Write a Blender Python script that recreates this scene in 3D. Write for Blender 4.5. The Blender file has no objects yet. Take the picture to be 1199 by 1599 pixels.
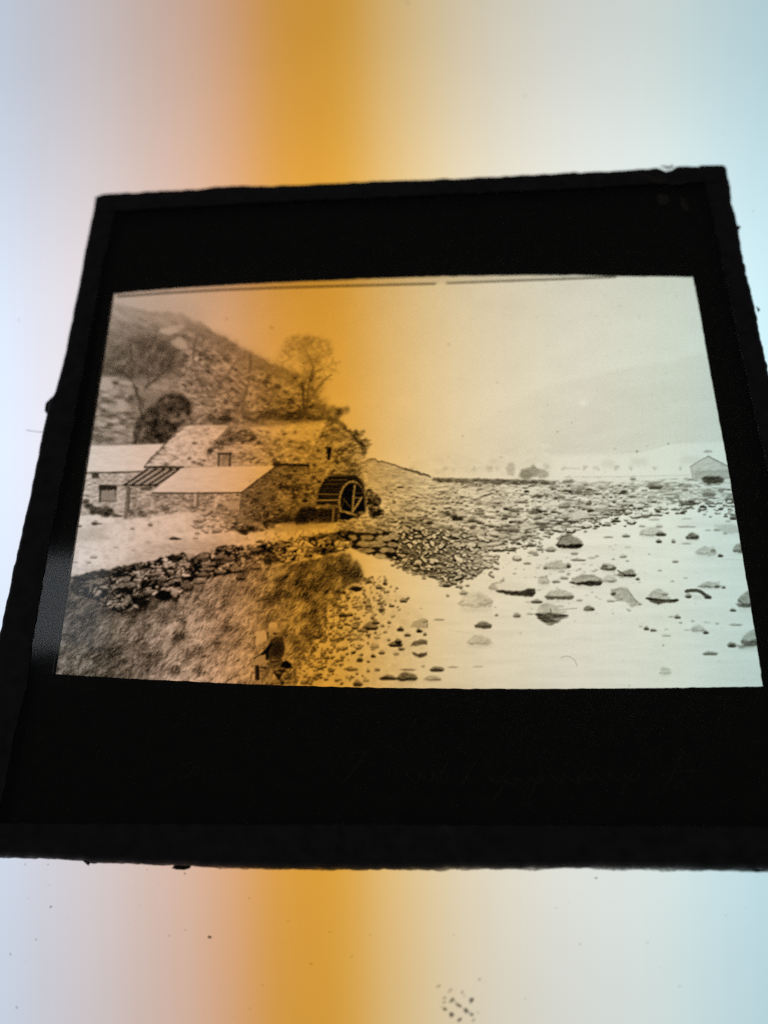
import bpy, math
import numpy as np
from mathutils import Matrix, Vector

# ------------------------------------------------------------------ CAMERA
# a phone held over a lantern slide (83 mm square) that lies on a light box; units are metres
sc = bpy.context.scene
COL = sc.collection
MM = 0.001
W0, H0, FPX = 1199.0, 1599.0, 1287.083
CAM = np.array([5.17194792, -44.37239972, 79.53866199])      # mm, above the plane of the picture
RC = np.array([[0.99689294, 0.01801057, 0.07668178],
               [0.01633691, 0.90506363, -0.42496227],
               [-0.0770557, 0.42489463, 0.9019573]])         # camera axes as columns
Z_PIC = 1.30                                                 # mm, height of the picture above the light box
CAM = CAM + np.array([0, 0, Z_PIC])
cam_d = bpy.data.cameras.new('camera'); cam = bpy.data.objects.new('camera', cam_d); COL.objects.link(cam)
m4 = np.eye(4); m4[:3, :3] = RC; m4[:3, 3] = CAM*MM
cam.matrix_world = Matrix(m4.tolist())
cam_d.sensor_fit = 'VERTICAL'; cam_d.sensor_height = 36.0
cam_d.lens = 36.0*FPX/H0
cam_d.clip_start = 0.002; cam_d.clip_end = 20
cam_d.dof.use_dof = True
cam_d.dof.aperture_fstop = cam_d.lens/2.0                    # a 2 mm pupil
sc.camera = cam
sc.render.resolution_x = 767; sc.render.resolution_y = 1024

def px(x, y, z=Z_PIC):
    """the point at height z (mm) that the photograph shows at pixel x, y"""
    d = RC @ np.array([(x-W0/2)/FPX, -(y-H0/2)/FPX, -1.0])
    return CAM + d*(z-CAM[2])/d[2]
def to_px(P):
    q = (P-CAM) @ RC
    return W0/2-FPX*q[:, 0]/q[:, 2], H0/2+FPX*q[:, 1]/q[:, 2]
cam_d.dof.focus_distance = float(-((px(700, 960)-CAM) @ RC)[2])*MM

# ------------------------------------------------------------------ LIGHT
world = bpy.data.worlds.new('World'); sc.world = world; world.use_nodes = True
bg = world.node_tree.nodes['Background']
bg.inputs[0].default_value = (0.92, 0.96, 1.0, 1); bg.inputs[1].default_value = 0.04     # the dim room
sc.view_settings.view_transform = 'Standard'; sc.view_settings.look = 'None'
sc.view_settings.exposure = 0; sc.view_settings.gamma = 1
sc.cycles.transparent_max_bounces = 32; sc.cycles.max_bounces = 6; sc.cycles.sample_clamp_indirect = 0.4
sc.cycles.use_denoising = False; sc.cycles.use_adaptive_sampling = False
sc.cycles.pixel_filter_type = 'BLACKMAN_HARRIS'; sc.cycles.filter_width = 1.4

# a window of the room, mirrored in the lower left of the cover glass
Z_GL = 2.70
def mirrored(x, y, D):
    p = px(x, y, Z_GL); d = (p-CAM)/np.linalg.norm(p-CAM); d = d*np.array([1, 1, -1])
    return p + d*D
D = 420.0
c4 = np.array([mirrored(30, 868, D), mirrored(170, 872, D), mirrored(158, 1012, D), mirrored(20, 1016, D)])
cen = c4.mean(0); tgt = px(105, 945, Z_GL)
zax = (cen-tgt)/np.linalg.norm(cen-tgt)
xax = (c4[1]+c4[2]-c4[0]-c4[3]); sx = np.linalg.norm(xax)/2; xax = xax-zax*(xax@zax); xax /= np.linalg.norm(xax)
yax = np.cross(zax, xax); sy = np.linalg.norm(c4[0]+c4[1]-c4[2]-c4[3])/2
la = bpy.data.lights.new('window_light', 'AREA'); la.shape = 'RECTANGLE'; la.size = sx*MM; la.size_y = sy*MM
la.color = (0.86, 0.93, 1.0); la.energy = 1.45*3.1416*sx*sy*MM*MM
lo = bpy.data.objects.new('window_light', la); COL.objects.link(lo)
m4 = np.eye(4); m4[:3, 0] = xax; m4[:3, 1] = yax; m4[:3, 2] = zax; m4[:3, 3] = cen*MM
lo.matrix_world = Matrix(m4.tolist())

# ---------------------------------------------------------------- PRINT
# The photographic emulsion of the slide, drawn stroke by stroke as a density map.
import numpy as np
PX0, PY0, PW, PH = 60, 420, 1146, 668
rng = np.random.default_rng(7)
CV = np.full((PH, PW), 0.93)
YY, XX = np.mgrid[0:PH, 0:PW].astype(float)
XX += PX0 + 0.5; YY += PY0 + 0.5

def gblur(a, s):
    if s <= 0.05: return a
    r = max(1, int(3*s)); k = np.exp(-0.5*(np.arange(-r, r+1)/s)**2); k /= k.sum()
    p = np.pad(a, ((r, r), (0, 0)), mode='edge')
    b = sum(k[i]*p[i:i+a.shape[0]] for i in range(2*r+1))
    p = np.pad(b, ((0, 0), (r, r)), mode='edge')
    return sum(k[i]*p[:, i:i+a.shape[1]] for i in range(2*r+1))

def vnoise(sx, sy, octv=3, rot=0.0, seed=0, gain=0.55):
    """smooth fractal value noise, mean 0, std about 1"""
    c, s = np.cos(rot), np.sin(rot); f4 = np.float32
    xs = (PX0+.5+np.arange(PW)).astype(f4)[None, :]; ys = (PY0+.5+np.arange(PH)).astype(f4)[:, None]
    u0 = xs*f4(c/sx)+ys*f4(s/sx); v0 = xs*f4(-s/sy)+ys*f4(c/sy)
    out = np.zeros((PH, PW), f4); amp = 1.0; tot = 0; k = 1.0; ou = ov = 0.0
    for o in range(octv):
        R = np.random.default_rng(seed*17+o).standard_normal((256, 256)).astype(f4).ravel()
        u = u0*f4(k)+f4(ou); v = v0*f4(k)+f4(ov)
        iu = np.floor(u); iv = np.floor(v); u -= iu; v -= iv
        iu = iu.astype(np.int32); iv = iv.astype(np.int32)
        u *= u*(3-2*u); v *= v*(3-2*v)
        a0 = iu & 255; a1 = (iu+1) & 255; b0 = (iv & 255) << 8; b1 = ((iv+1) & 255) << 8
        p = R.take(b0+a0); p += (R.take(b0+a1)-p)*u
        q = R.take(b1+a0); q += (R.take(b1+a1)-q)*u
        p += (q-p)*v; out += f4(amp)*p
        tot += amp*amp; amp *= gain; k *= 2.03; ou = ou*2.03+11.3; ov = ov*2.03+5.7
    return out/f4(np.sqrt(tot)*.68)

def cells(sx, sy, rot=0.0, seed=0, warp=0.0):
    """jittered cells: edge distance, cell random value, offset inside the cell"""
    x, y = XX, YY
    if warp: x = x+warp*vnoise(14, 14, 2, 0, seed+90); y = y+warp*vnoise(14, 14, 2, 0, seed+91)
    c, s = np.cos(rot), np.sin(rot)
    u = (x*c+y*s)/sx; v = (-x*s+y*c)/sy
    iu = np.floor(u).astype(int); iv = np.floor(v).astype(int)
    r = np.random.default_rng(seed+500)
    JX = r.random((256, 256)); JY = r.random((256, 256)); VAL = r.random((256, 256))
    f1 = np.full(u.shape, 9.0); f2 = np.full(u.shape, 9.0)
    val = np.zeros(u.shape); ox = np.zeros(u.shape); oy = np.zeros(u.shape)
    for dj in (-1, 0, 1):
        for di in (-1, 0, 1):
            a = (iu+di) % 256; b = (iv+dj) % 256
            dx = u-(iu+di+0.1+0.8*JX[b, a]); dy = v-(iv+dj+0.1+0.8*JY[b, a])
            d = np.sqrt(dx*dx+dy*dy)
            n = d < f1
            f2 = np.where(n, f1, np.minimum(f2, d)); f1 = np.where(n, d, f1)
            val = np.where(n, VAL[b, a], val); ox = np.where(n, dx, ox); oy = np.where(n, dy, oy)
    return f2-f1, val, ox, oy

def inside(pts, xs, ys):
    m = np.zeros(xs.shape, bool); n = len(pts)
    for i in range(n):
        x0, y0 = pts[i]; x1, y1 = pts[(i+1) % n]
        if y0 == y1: continue
        m ^= ((y0 > ys) != (y1 > ys)) & (xs < (x1-x0)*(ys-y0)/(y1-y0)+x0)
    return m

def rough(pts, amp, step=6.0, closed=True):
    out = []; n = len(pts)
    for i in range(n if closed else n-1):
        a = np.array(pts[i], float); b = np.array(pts[(i+1) % n], float)
        k = max(1, int(np.hypot(*(b-a))/step))
        for j in range(k):
            out.append(tuple(a+(b-a)*j/k+rng.normal(0, amp, 2)))
    if not closed: out.append(tuple(pts[-1]))
    return out

def win(x0, y0, x1, y1):
    a = max(0, int(np.floor(x0-PX0))); b = min(PW, int(np.ceil(x1-PX0))+1)
    c = max(0, int(np.floor(y0-PY0))); d = min(PH, int(np.ceil(y1-PY0))+1)
    return (slice(c, d), slice(a, b)) if b > a and d > c else None

def pm(pts, blur=0.7):
    pts = [tuple(p) for p in pts]
    xs = [p[0] for p in pts]; ys = [p[1] for p in pts]; g = 3*blur+2
    w = win(min(xs)-g, min(ys)-g, max(xs)+g, max(ys)+g)
    if w is None: return None
    x = XX[w]; y = YY[w]
    m = sum(inside(pts, x+dx, y+dy) for dx in (-.25, .25) for dy in (-.25, .25))/4.0
    return w, gblur(m, blur)

def lay(pts, val, a=1.0, blur=0.7):
    r = pm(pts, blur)
    if r is None: return
    w, m = r
    v = val[w] if isinstance(val, np.ndarray) else val
    CV[w] = CV[w]*(1-m*a)+v*m*a

def mul(pts, f, blur=0.7):
    r = pm(pts, blur)
    if r is None: return
    w, m = r
    v = f[w] if isinstance(f, np.ndarray) else f
    CV[w] *= 1-m+m*v

def line(pts, width, val, a=1.0, soft=0.8, taper=None):
    for i in range(len(pts)-1):
        (x0, y0), (x1, y1) = pts[i], pts[i+1]
        wd = width if taper is None else width+(taper-width)*i/max(1, len(pts)-2)
        g = wd+2*soft+1
        w = win(min(x0, x1)-g, min(y0, y1)-g, max(x0, x1)+g, max(y0, y1)+g)
        if w is None: continue
        x = XX[w]; y = YY[w]; L = (x1-x0)**2+(y1-y0)**2+1e-9
        t = np.clip(((x-x0)*(x1-x0)+(y-y0)*(y1-y0))/L, 0, 1)
        d = np.hypot(x-x0-t*(x1-x0), y-y0-t*(y1-y0))
        m = np.clip((wd/2+soft-d)/(2*soft), 0, 1)*a
        CV[w] = CV[w]*(1-m)+val*m

def ell(cx, cy, rx, ry, n=14, jit=0.12, rot=0.0):
    c, s = np.cos(rot), np.sin(rot); o = []
    for i in range(n):
        t = 2*np.pi*i/n; k = 1+rng.normal(0, jit)
        u, v = rx*k*np.cos(t), ry*k*np.sin(t)
        o.append((cx+u*c-v*s, cy+u*s+v*c))
    return o

def blob(cx, cy, rx, ry, val, a=1.0, blur=0.8, jit=0.12, rot=0.0):
    lay(ell(cx, cy, rx, ry, 14, jit, rot), val, a, blur)

def box(x0, y0, x1, y1): return [(x0, y0), (x1, y0), (x1, y1), (x0, y1)]

def boulder(x0, y0, x1, y1, top=0.74, base=0.22, band=0.35, lean=0.0, tip=0.5, dark=None, a=0.9):
    """rock standing out of the water: pale top, dark wet foot, grain"""
    w = x1-x0; h = y1-y0
    pts = [(x0, y0+h*.78), (x0+w*.12, y0+h*.42), (x0+w*max(.1, tip-.22), y0+h*.1), (x0+w*tip, y0),
           (x0+w*min(.92, tip+.25), y0+h*.16), (x0+w*.93, y0+h*.45), (x1, y0+h*.8), (x0+w*.8, y1), (x0+w*.25, y1)]
    pts = [(px+lean*(py-y0), py) for px, py in pts]
    pts = rough(pts, min(1.0, h*.06), 4)
    lay(ell(x0+w*.52, y1+h*.12, w*.5, h*.2, 12, .1), .80, .35, 1.8)
    tex = np.clip(top+0.05*GRAIN, .1, .95)
    lay(pts, tex, a, 1.1)
    # shaded foot
    f = [(x0+lean*h*.8, y1-h*band*.9), (x0+w*.3+lean*h, y1-h*band*.75), (x0+w*.65, y1-h*band), (x1+lean*h*.8, y1-h*band*1.05),
         (x1-w*.08, y1-h*.04), (x0+w*.55, y1), (x0+w*.1, y1-h*.06)]
    lay(rough(f, min(.8, h*.05), 4), np.clip(base+.05*GRAIN, .05, .9), a, .75)
    if dark:
        for (dx, dy, rr) in dark: blob(x0+dx*w, y0+dy*h, rr, rr*.7, base, .8, .9)

def dash(x0, y0, x1, y1, val=.25, a=.85, blur=.8):
    """a low stone seen against the light: uneven back, flat dark foot"""
    w = x1-x0; h = max(1.6, y1-y0); r = rng.uniform
    pts = [(x0, y0+h*r(.6, .8)), (x0+w*r(.08, .22), y0+h*r(.2, .5)), (x0+w*r(.3, .6), y0), (x0+w*r(.66, .85), y0+h*r(.1, .5)), (x1, y0+h*r(.55, .8)), (x0+w*r(.65, .85), y0+h), (x0+w*r(.15, .4), y0+h)]
    lay(pts, min(.9, val+(.26 if w < 16 else .15)), a*.75, blur)
    f = [(x0+w*r(0, .15), y0+h*.66), (x0+w*r(.3, .6), y0+h*r(.35, .75)), (x0+w*r(.8, 1), y0+h*r(.5, .7)), (x0+w*r(.7, .9), y0+h), (x0+w*r(.1, .3), y0+h)]
    lay(f, val-.04, a, blur)

def rock(x, y, w, h, lt=.74, dk=.2, a=.9, blur=.7, rot=0.0):
    """angular stone: pale faces above, shadow underneath"""
    r = rng.uniform; c, sn = np.cos(rot), np.sin(rot)
    def T(q): return [(x+px_*w*c-py_*h*sn, y+px_*w*sn+py_*h*c) for px_, py_ in q]
    lay(T([(-.55, .1), (.55, 0), (.62, .45), (.2, .75), (-.4, .7)]), dk, a*.9, blur+.2)
    q = [(-.5, r(-.1, .3)), (r(-.45, -.2), r(-.5, -.25)), (r(0, .25), -.5), (.5, r(-.35, 0)), (r(.3, .5), r(.15, .4)), (r(-.3, 0), r(.25, .45))]
    lay(T(q), lt, a, blur)
    if w > 6: lay(T([q[1], q[2], (r(0, .3), 0), (r(-.4, -.2), .05)]), min(.93, lt+.1), a*.6, blur)

def relief(sx, sy, octv=3, rot=0.0, seed=0, k=1):
    """noise lit from above, std about 1"""
    n = vnoise(sx, sy, octv, rot, seed)
    d = np.roll(n, -k, 0)-np.roll(n, k, 0)+.4*(np.roll(n, -k, 1)-np.roll(n, k, 1))
    return d/(d.std()+1e-6)

def laid(sx, sy, rot, seed, gap, warp=3.0):
    """coursed rubble: rounded stones, dark hollow joints"""
    e, c, ox, oy = cells(sx, sy, rot, seed, warp)
    t = .62+.26*(c-.5)-.42*np.clip(oy, -.6, .6)-.08*ox
    j = np.clip((gap+.16*vnoise(10, 8, 2, 0, seed+3)-e)/.3, 0, 1)
    t = t*(1-.8*j)+.06*relief(3, 2, 2, 0, seed+5)*.6
    return gblur(np.clip(t, .06, .92), .8)

GRAIN = gblur(.75*relief(5, 3.6, 3, .3, 3)+.5*vnoise(7, 5, 2, 0, 4), .5)*.75
FINE = vnoise(1.6, 1.6, 2, 0, 5)
MED = vnoise(9, 7, 3, .2, 8)
BIG = vnoise(40, 30, 2, 0, 12)
HZ = vnoise(9, 2.6, 3, .06, 21)       # stretched flat
HZ2 = vnoise(20, 4.5, 3, .05, 22)

# ---- sky -----------------------------------------------------------------
u = np.clip((XX-700)/380, 0, 1); v = np.clip((YY-430)/330, 0, 1)
CV[:] = .916+.025*v
CV -= .11*np.clip((420-XX)/250, 0, 1)*np.clip((560-YY)/110, 0, 1)
CV += .004*BIG
# far hills across the water
w, m = pm([(640, 716), (700, 690), (770, 650), (840, 606), (905, 592), (960, 579), (1005, 569), (1050, 565), (1078, 557), (1100, 551), (1150, 690), (1040, 694), (985, 708), (760, 712)], 2.5)
m = m*np.clip((XX[w]-690)/260, 0, 1)**.8*.62; CV[w] = CV[w]*(1-m)+(.882+.007*vnoise(40, 14, 2, -.15, 31)[w])*m
lay([(780, 712), (850, 668), (900, 640), (985, 608), (1040, 596), (1110, 580), (1150, 690), (1040, 694), (975, 712)], .862+.008*vnoise(34, 14, 3, -.2, 33), .35, 10)
lay([(640, 722), (700, 708), (790, 700), (860, 690), (870, 738), (640, 745)], .905+.014*vnoise(14, 8, 3, 0, 32), .7, 4)
lay([(860, 712), (985, 712), (1042, 694), (1150, 690), (1150, 745), (860, 745)], .94, .75, 1.6)
line([(968, 706), (1000, 705), (1040, 694), (1062, 690)], 1.4, .82, .35, 1.4)

# ---- hillside on the left -------------------------------------------------
hill = [(100, 470), (183, 474), (232, 486), (283, 489), (312, 503), (340, 522), (390, 550), (430, 571), (470, 586), (486, 600), (498, 622), (516, 646), (540, 664), (552, 700), (590, 760), (80, 760)]
ht = .615+.04*vnoise(22, 7, 3, .5, 41)+.02*GRAIN
ht = ht+.05*np.clip((520-YY)/40, 0, 1)-.02
lay(rough(hill, 1.2, 7), ht, 1, 1.6)
# haze where the top meets the sky at far left
r = pm([(150, 455), (300, 470), (330, 512), (250, 505), (160, 497)], 9); CV[r[0]] += (.80-CV[r[0]])*r[1]*.55
# bracken, rocks and bare trees of the slope
sl = pm([(285, 545), (340, 525), (400, 560), (465, 588), (490, 612), (520, 658), (300, 668), (270, 600)], 8)
st = .645+.08*relief(8, 5.5, 3, .5, 45)+.06*vnoise(14, 8, 3, .6, 48)
w, m = sl; CV[w] = CV[w]*(1-m*.85)+st[w]*m*.85
thr = np.clip((vnoise(10, 6, 3, .5, 47)-.5)/.9, 0, 1)
CV[w] *= 1-m*thr[w]*.34
lay(rough([(335, 522), (390, 552), (440, 575), (480, 592), (478, 606), (430, 590), (380, 572), (330, 540)], 1.2), .60+.03*GRAIN, .7, 3)
for _ in range(46):      # bare stems and dead bracken
    x = rng.uniform(300, 500); y = rng.uniform(560, 655)
    if y < 540+(x-330)*.42: continue
    p = [(x, y)]; an = rng.normal(-1.5, .55)
    for k in range(5):
        an += rng.normal(0, .35); p.append((p[-1][0]+4.5*np.cos(an), p[-1][1]+4.5*np.sin(an)))
    line(p, rng.uniform(1, 2.0), rng.uniform(.42, .56), .5, 1.0, .6)
for _ in range(110):
    x = rng.uniform(300, 480); y = rng.uniform(550, 655)
    if y < 548+(x-330)*.42: continue
    blob(x, y, rng.uniform(2, 6), rng.uniform(1.2, 3), rng.uniform(.68, .82), .5, .9, .25, .5)
for p, wd in [([(308, 525), (302, 545), (303, 570), (308, 590), (315, 608), (330, 622)], 4.5), ([(303, 545), (318, 532), (330, 528)], 2), ([(304, 570), (322, 575), (338, 582)], 2),
              ([(390, 553), (391, 580), (386, 605), (378, 640), (380, 660)], 4.5), ([(386, 605), (372, 632), (362, 642)], 2),
              ([(345, 605), (352, 588), (365, 572), (372, 560)], 2.5), ([(352, 588), (345, 575)], 1.6), ([(352, 592), (372, 584), (382, 576)], 1.8),
              ([(318, 600), (335, 608), (348, 622)], 2.4), ([(360, 628), (372, 640), (384, 652)], 2.6), ([(398, 655), (412, 640), (430, 630)], 2)]:
    line(rough(p, .8, 5, False), wd, .50, .75, 1.2, wd*.6)
for _ in range(26):      # crags
    x = rng.uniform(300, 470); y = rng.uniform(560, 645)
    if y < 556+(x-330)*.40: continue
    sz = rng.uniform(6, 13); rock(x, y, sz, sz*.5, rng.uniform(.72, .86), rng.uniform(.3, .44), .62, 1.0, rng.normal(.45, .25))
for _ in range(14):
    lay(rough(ell(rng.uniform(310, 480), rng.uniform(590, 655), rng.uniform(6, 14), rng.uniform(3, 7), 12, .25, .4), 1.5, 3), .47, .4, 2.2)
# pale rock slabs high up
lay(rough([(250, 515), (262, 511), (285, 506), (289, 511), (276, 519), (266, 524), (252, 521)], .6), .80, .95, 1.0)
lay(rough([(266, 532), (282, 526), (290, 533), (295, 545), (280, 545), (270, 541)], .6), .78, .9, 1.1)
blob(226, 518, 5, 4, .76, .8, 1.2); blob(250, 519, 3, 2, .72, .8)
for _ in range(34):
    blob(rng.uniform(170, 300), rng.uniform(500, 560), rng.uniform(4, 12), rng.uniform(1.5, 4), rng.choice([.50, .56, .70, .73]), .45, 1.6, .2, .35)
# big bare tree at the far left: twig haze and limbs
crown = [(162, 600), (158, 575), (166, 555), (190, 542), (200, 527), (235, 522), (262, 530), (280, 548), (284, 568), (272, 585), (252, 592), (236, 596), (214, 600), (196, 590)]
lay(rough(crown, 3, 7), np.clip(.45+.06*vnoise(9, 6, 3, -.8, 51)+.02*GRAIN, .25, .75), .85, 5)
for k in range(70):
    an = rng.uniform(-3.0, -.2); r0 = rng.uniform(14, 40); cx, cy = 218, 600
    x = cx+r0*np.cos(an)*1.3; y = cy+r0*np.sin(an); p = [(x, y)]
    for j in range(4):
        an += rng.normal(0, .25); p.append((p[-1][0]+6*np.cos(an), p[-1][1]+5*np.sin(an)))
    line(p, 1.8, rng.uniform(.36, .46), .3, 1.4, .8)
for x, y, an, L in [(205, 594, -2.2, 26), (200, 570, -1.9, 24), (192, 582, -2.7, 22), (240, 596, -1.2, 26), (254, 582, -.9, 24), (232, 590, -1.7, 26), (222, 575, -1.5, 28), (214, 565, -1.8, 24), (262, 570, -1.3, 20), (180, 576, -2.4, 20), (245, 570, -1.4, 22), (230, 560, -1.2, 22)]:
    p = [(x, y)]
    def tw_(x, y, an, L, wd, d):
        q = [(x, y)]
        for k in range(4): an += rng.normal(0, .2); q.append((q[-1][0]+L/4*np.cos(an), q[-1][1]+L/4*np.sin(an)))
        line(q, wd, .40, .4, 1.2, wd*.6)
        if d: [tw_(*q[rng.integers(2, 5)], an+rng.normal(0, .7), L*.6, wd*.75, d-1) for _ in range(3)]
    tw_(x, y, an, L, 2, 2)
for p, wd in [([(216, 622), (212, 606), (205, 594), (192, 582), (178, 574)], 5), ([(205, 594), (206, 580), (200, 566)], 2.5), ([(192, 582), (180, 585), (168, 580)], 2),
              ([(221, 618), (228, 604), (240, 596), (254, 582), (268, 568)], 4), ([(232, 602), (233, 588), (228, 575)], 2.5), ([(254, 582), (252, 570), (258, 560)], 2),
              ([(214, 606), (220, 640), (224, 668)], 4), ([(205, 545), (206, 560), (212, 575)], 2.5)]:
    line(rough(p, .7, 5, False), wd*.9, .33, .62, 1.7, wd*.5)
# stones and scree beneath the tree
lay(rough([(120, 596), (150, 586), (205, 596), (214, 625), (212, 690), (120, 700)], 2, 8), .60+.07*vnoise(16, 5, 3, .15, 55)+.03*GRAIN, .9, 2.5)
for x, y, rx, ry, g in [(165, 602, 12, 9, .80), (162, 592, 16, 3.5, .78), (190, 632, 9, 9, .76), (164, 634, 8, 3.5, .80), (196, 598, 12, 4, .76), (200, 608, 10, 4, .70), (175, 591, 12, 3, .74),
                        (181, 657, 5, 4, .80), (160, 664, 8, 2.5, .78), (186, 667, 11, 2.8, .80), (178, 612, 8, 6, .72), (222, 612, 6, 8, .62), (245, 604, 8, 4, .72), (258, 606, 8, 5, .7), (240, 620, 8, 7, .58), (170, 680, 12, 3, .66), (150, 685, 10, 2, .5)]:
    blob(x, y, rx, ry, g, .85, 1.4, .1, .1)
for x, y, rx, ry in [(166, 626, 9, 2.6), (170, 668, 8, 2), (150, 616, 7, 2), (200, 646, 7, 3), (188, 676, 14, 2), (165, 650, 12, 2), (205, 622, 5, 5), (150, 672, 10, 2)]:
    blob(x, y, rx, ry, .34, .7, 1.2, .15, .2)
# dark evergreen bush above the white roof
bush = rough([(208, 694), (209, 668), (216, 655), (228, 640), (243, 624), (252, 614), (286, 616), (300, 622), (302, 640), (296, 650), (288, 660), (276, 674), (262, 693)], 2.2, 5)
lay(bush, np.clip(.28+.06*vnoise(9, 7, 3, .2, 57)+.02*GRAIN, .1, .6), .95, 2.2)
for x, y, rx, ry, g in [(223, 672, 5, 6, .58), (272, 656, 8, 4, .62), (288, 650, 6, 7, .66), (230, 655, 3, 4, .42), (236, 626, 10, 8, .55), (262, 632, 7, 3, .36), (250, 668, 6, 3, .34)]:
    blob(x, y, rx, ry, g, .7, 1.4, .2)
for _ in range(34):      # ragged edge and gaps of the bush
    t = rng.uniform(0, 6.28); x = 256+44*np.cos(t)+rng.normal(0, 5); y = 654+36*np.sin(t)+rng.normal(0, 5)
    if y > 690: continue
    lay(rough(ell(x, y, rng.uniform(3, 7), rng.uniform(2, 5), 10, .3), 1.2, 3), rng.choice([.26, .32, .56, .62]), .55, 1.3)
# low scrub behind the ridge
for x, y, rx, ry, g in [(330, 652, 8, 6, .36), (352, 655, 10, 6, .25), (318, 660, 6, 5, .5), (340, 662, 10, 4, .42), (305, 652, 6, 7, .55)]:
    lay(rough(ell(x, y, rx, ry), 1, 3), np.clip(g+.06*GRAIN, .1, .8), .85, 1.2)
for x in np.arange(398, 540, 6.0):
    lay(rough(ell(x+rng.normal(0, 3), 648+rng.normal(0, 4)-(x-398)*.02, 9, 7), 1.2, 3), np.clip(.43+.07*GRAIN+.05*MED, .2, .8), .7, 1.8)
for x, y, rx, ry in [(460, 650, 16, 8), (425, 644, 9, 5), (500, 654, 20, 6), (440, 652, 10, 5)]:
    lay(rough(ell(x, y, rx, ry), 1.2, 3), np.clip(.32+.06*GRAIN, .15, .7), .7, 2)
for x, y in [(408, 658), (416, 661), (448, 660), (520, 642), (396, 650)]: blob(x, y, 5, 4, .72, .5, 1.6)

# ---- tall bare tree on the ridge ------------------------------------------
def twigs(x, y, an, L, wd, depth, val):
    p = [(x, y)]
    for k in range(4):
        an += rng.normal(0, .22); p.append((p[-1][0]+L/4*np.cos(an), p[-1][1]+L/4*np.sin(an)))
    line(p, wd, val, .42, .9, wd*.6)
    if depth > 0:
        for k in range(rng.integers(2, 4)):
            q = p[rng.integers(2, 5)]
            twigs(q[0], q[1], an+rng.normal(0, .7), L*rng.uniform(.5, .7), wd*.7, depth-1, val+.04)
for (x, y, rx, ry, g, a) in [(468, 535, 22, 11, .70, .6), (500, 535, 18, 10, .72, .55), (455, 545, 12, 9, .72, .5), (486, 565, 16, 12, .62, .6), (476, 590, 22, 14, .60, .6),
                             (505, 548, 14, 12, .76, .45), (440, 553, 10, 6, .76, .45), (478, 528, 16, 6, .68, .5), (492, 600, 16, 14, .58, .5), (480, 600, 22, 16, .58, .5), (500, 640, 14, 12, .6, .4), (505, 625, 10, 8, .66, .4)]:
    lay(rough(ell(x, y, rx, ry), 2.2, 4), np.clip(g+.09*vnoise(6, 4, 3, -.6, 61)+.03*FINE, .3, .92), a, 2.6)
line([(475, 646), (474, 625), (473, 606), (472, 598)], 4, .36, .9, 1.0)
line([(480, 640), (481, 610), (484, 592), (489, 575)], 2.6, .42, .85, 1.0)
line([(483, 628), (492, 612), (500, 602), (510, 590), (518, 585)], 2, .48, .8, .8)
line([(484, 592), (494, 580), (503, 577)], 2.2, .45, .8)
line([(489, 590), (490, 575), (484, 560), (478, 548)], 2.4, .48, .75)
for x, y, an, L in [(474, 600, -2.0, 26), (476, 598, -1.5, 30), (488, 578, -1.1, 26), (486, 572, -1.6, 26), (494, 580, -.7, 22), (480, 560, -2.3, 20), (478, 550, -1.7, 18), (470, 600, -2.8, 26), (503, 577, -.5, 18), (498, 604, -.9, 20), (476, 570, -2.6, 24), (490, 566, -1.2, 22), (470, 560, -2.2, 20)]:
    twigs(x, y, an, L, 1.5, 3, .56)
for _ in range(150):
    t = rng.uniform(0, 6.28); q = np.sqrt(rng.random()); x = 480+34*q*np.cos(t); y = 545+22*q*np.sin(t)
    lay(rough(ell(x, y, rng.uniform(2, 4.5), rng.uniform(1, 2.4), 8, .3, rng.uniform(-1, 1)), .6, 3), .66, .3, 1.1)

# ---- buildings ------------------------------------------------------------
wallA = .70+.07*GRAIN+.06*vnoise(6, 4, 3, 0, 71)
sA = laid(8.5, 4.6, 0, 72, .12, 2.5); sB = laid(7.5, 4.6, .08, 73, .16, 2.5); sC = relief(6, 3.4, 3, .1, 74)
stone = .18+.58*sB+.05*sC
stoneb = .25+.68*sA+.06*relief(5, 3, 3, 0, 76)
stonew = .46+.42*sA+.05*sC
# tree behind the gable
for x, y, rx, ry in [(548, 682, 14, 14), (560, 694, 15, 10), (552, 705, 18, 14), (535, 672, 8, 7), (566, 700, 9, 5), (545, 722, 20, 10)]:
    lay(rough(ell(x, y, rx, ry), 2, 3), np.clip(.36+.12*vnoise(4, 3, 3, 0, 74), .12, .7), .8, 1.2)
for x, y in [(576, 694), (572, 688), (570, 706), (562, 680), (566, 674)]: lay(rough(ell(x, y, 5, 2.4), 1, 2), .42, .7, .8)
for x, y in [(520, 662), (528, 664), (535, 668), (524, 658)]: blob(x, y, 4, 3, .5, .6, 1)
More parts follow.
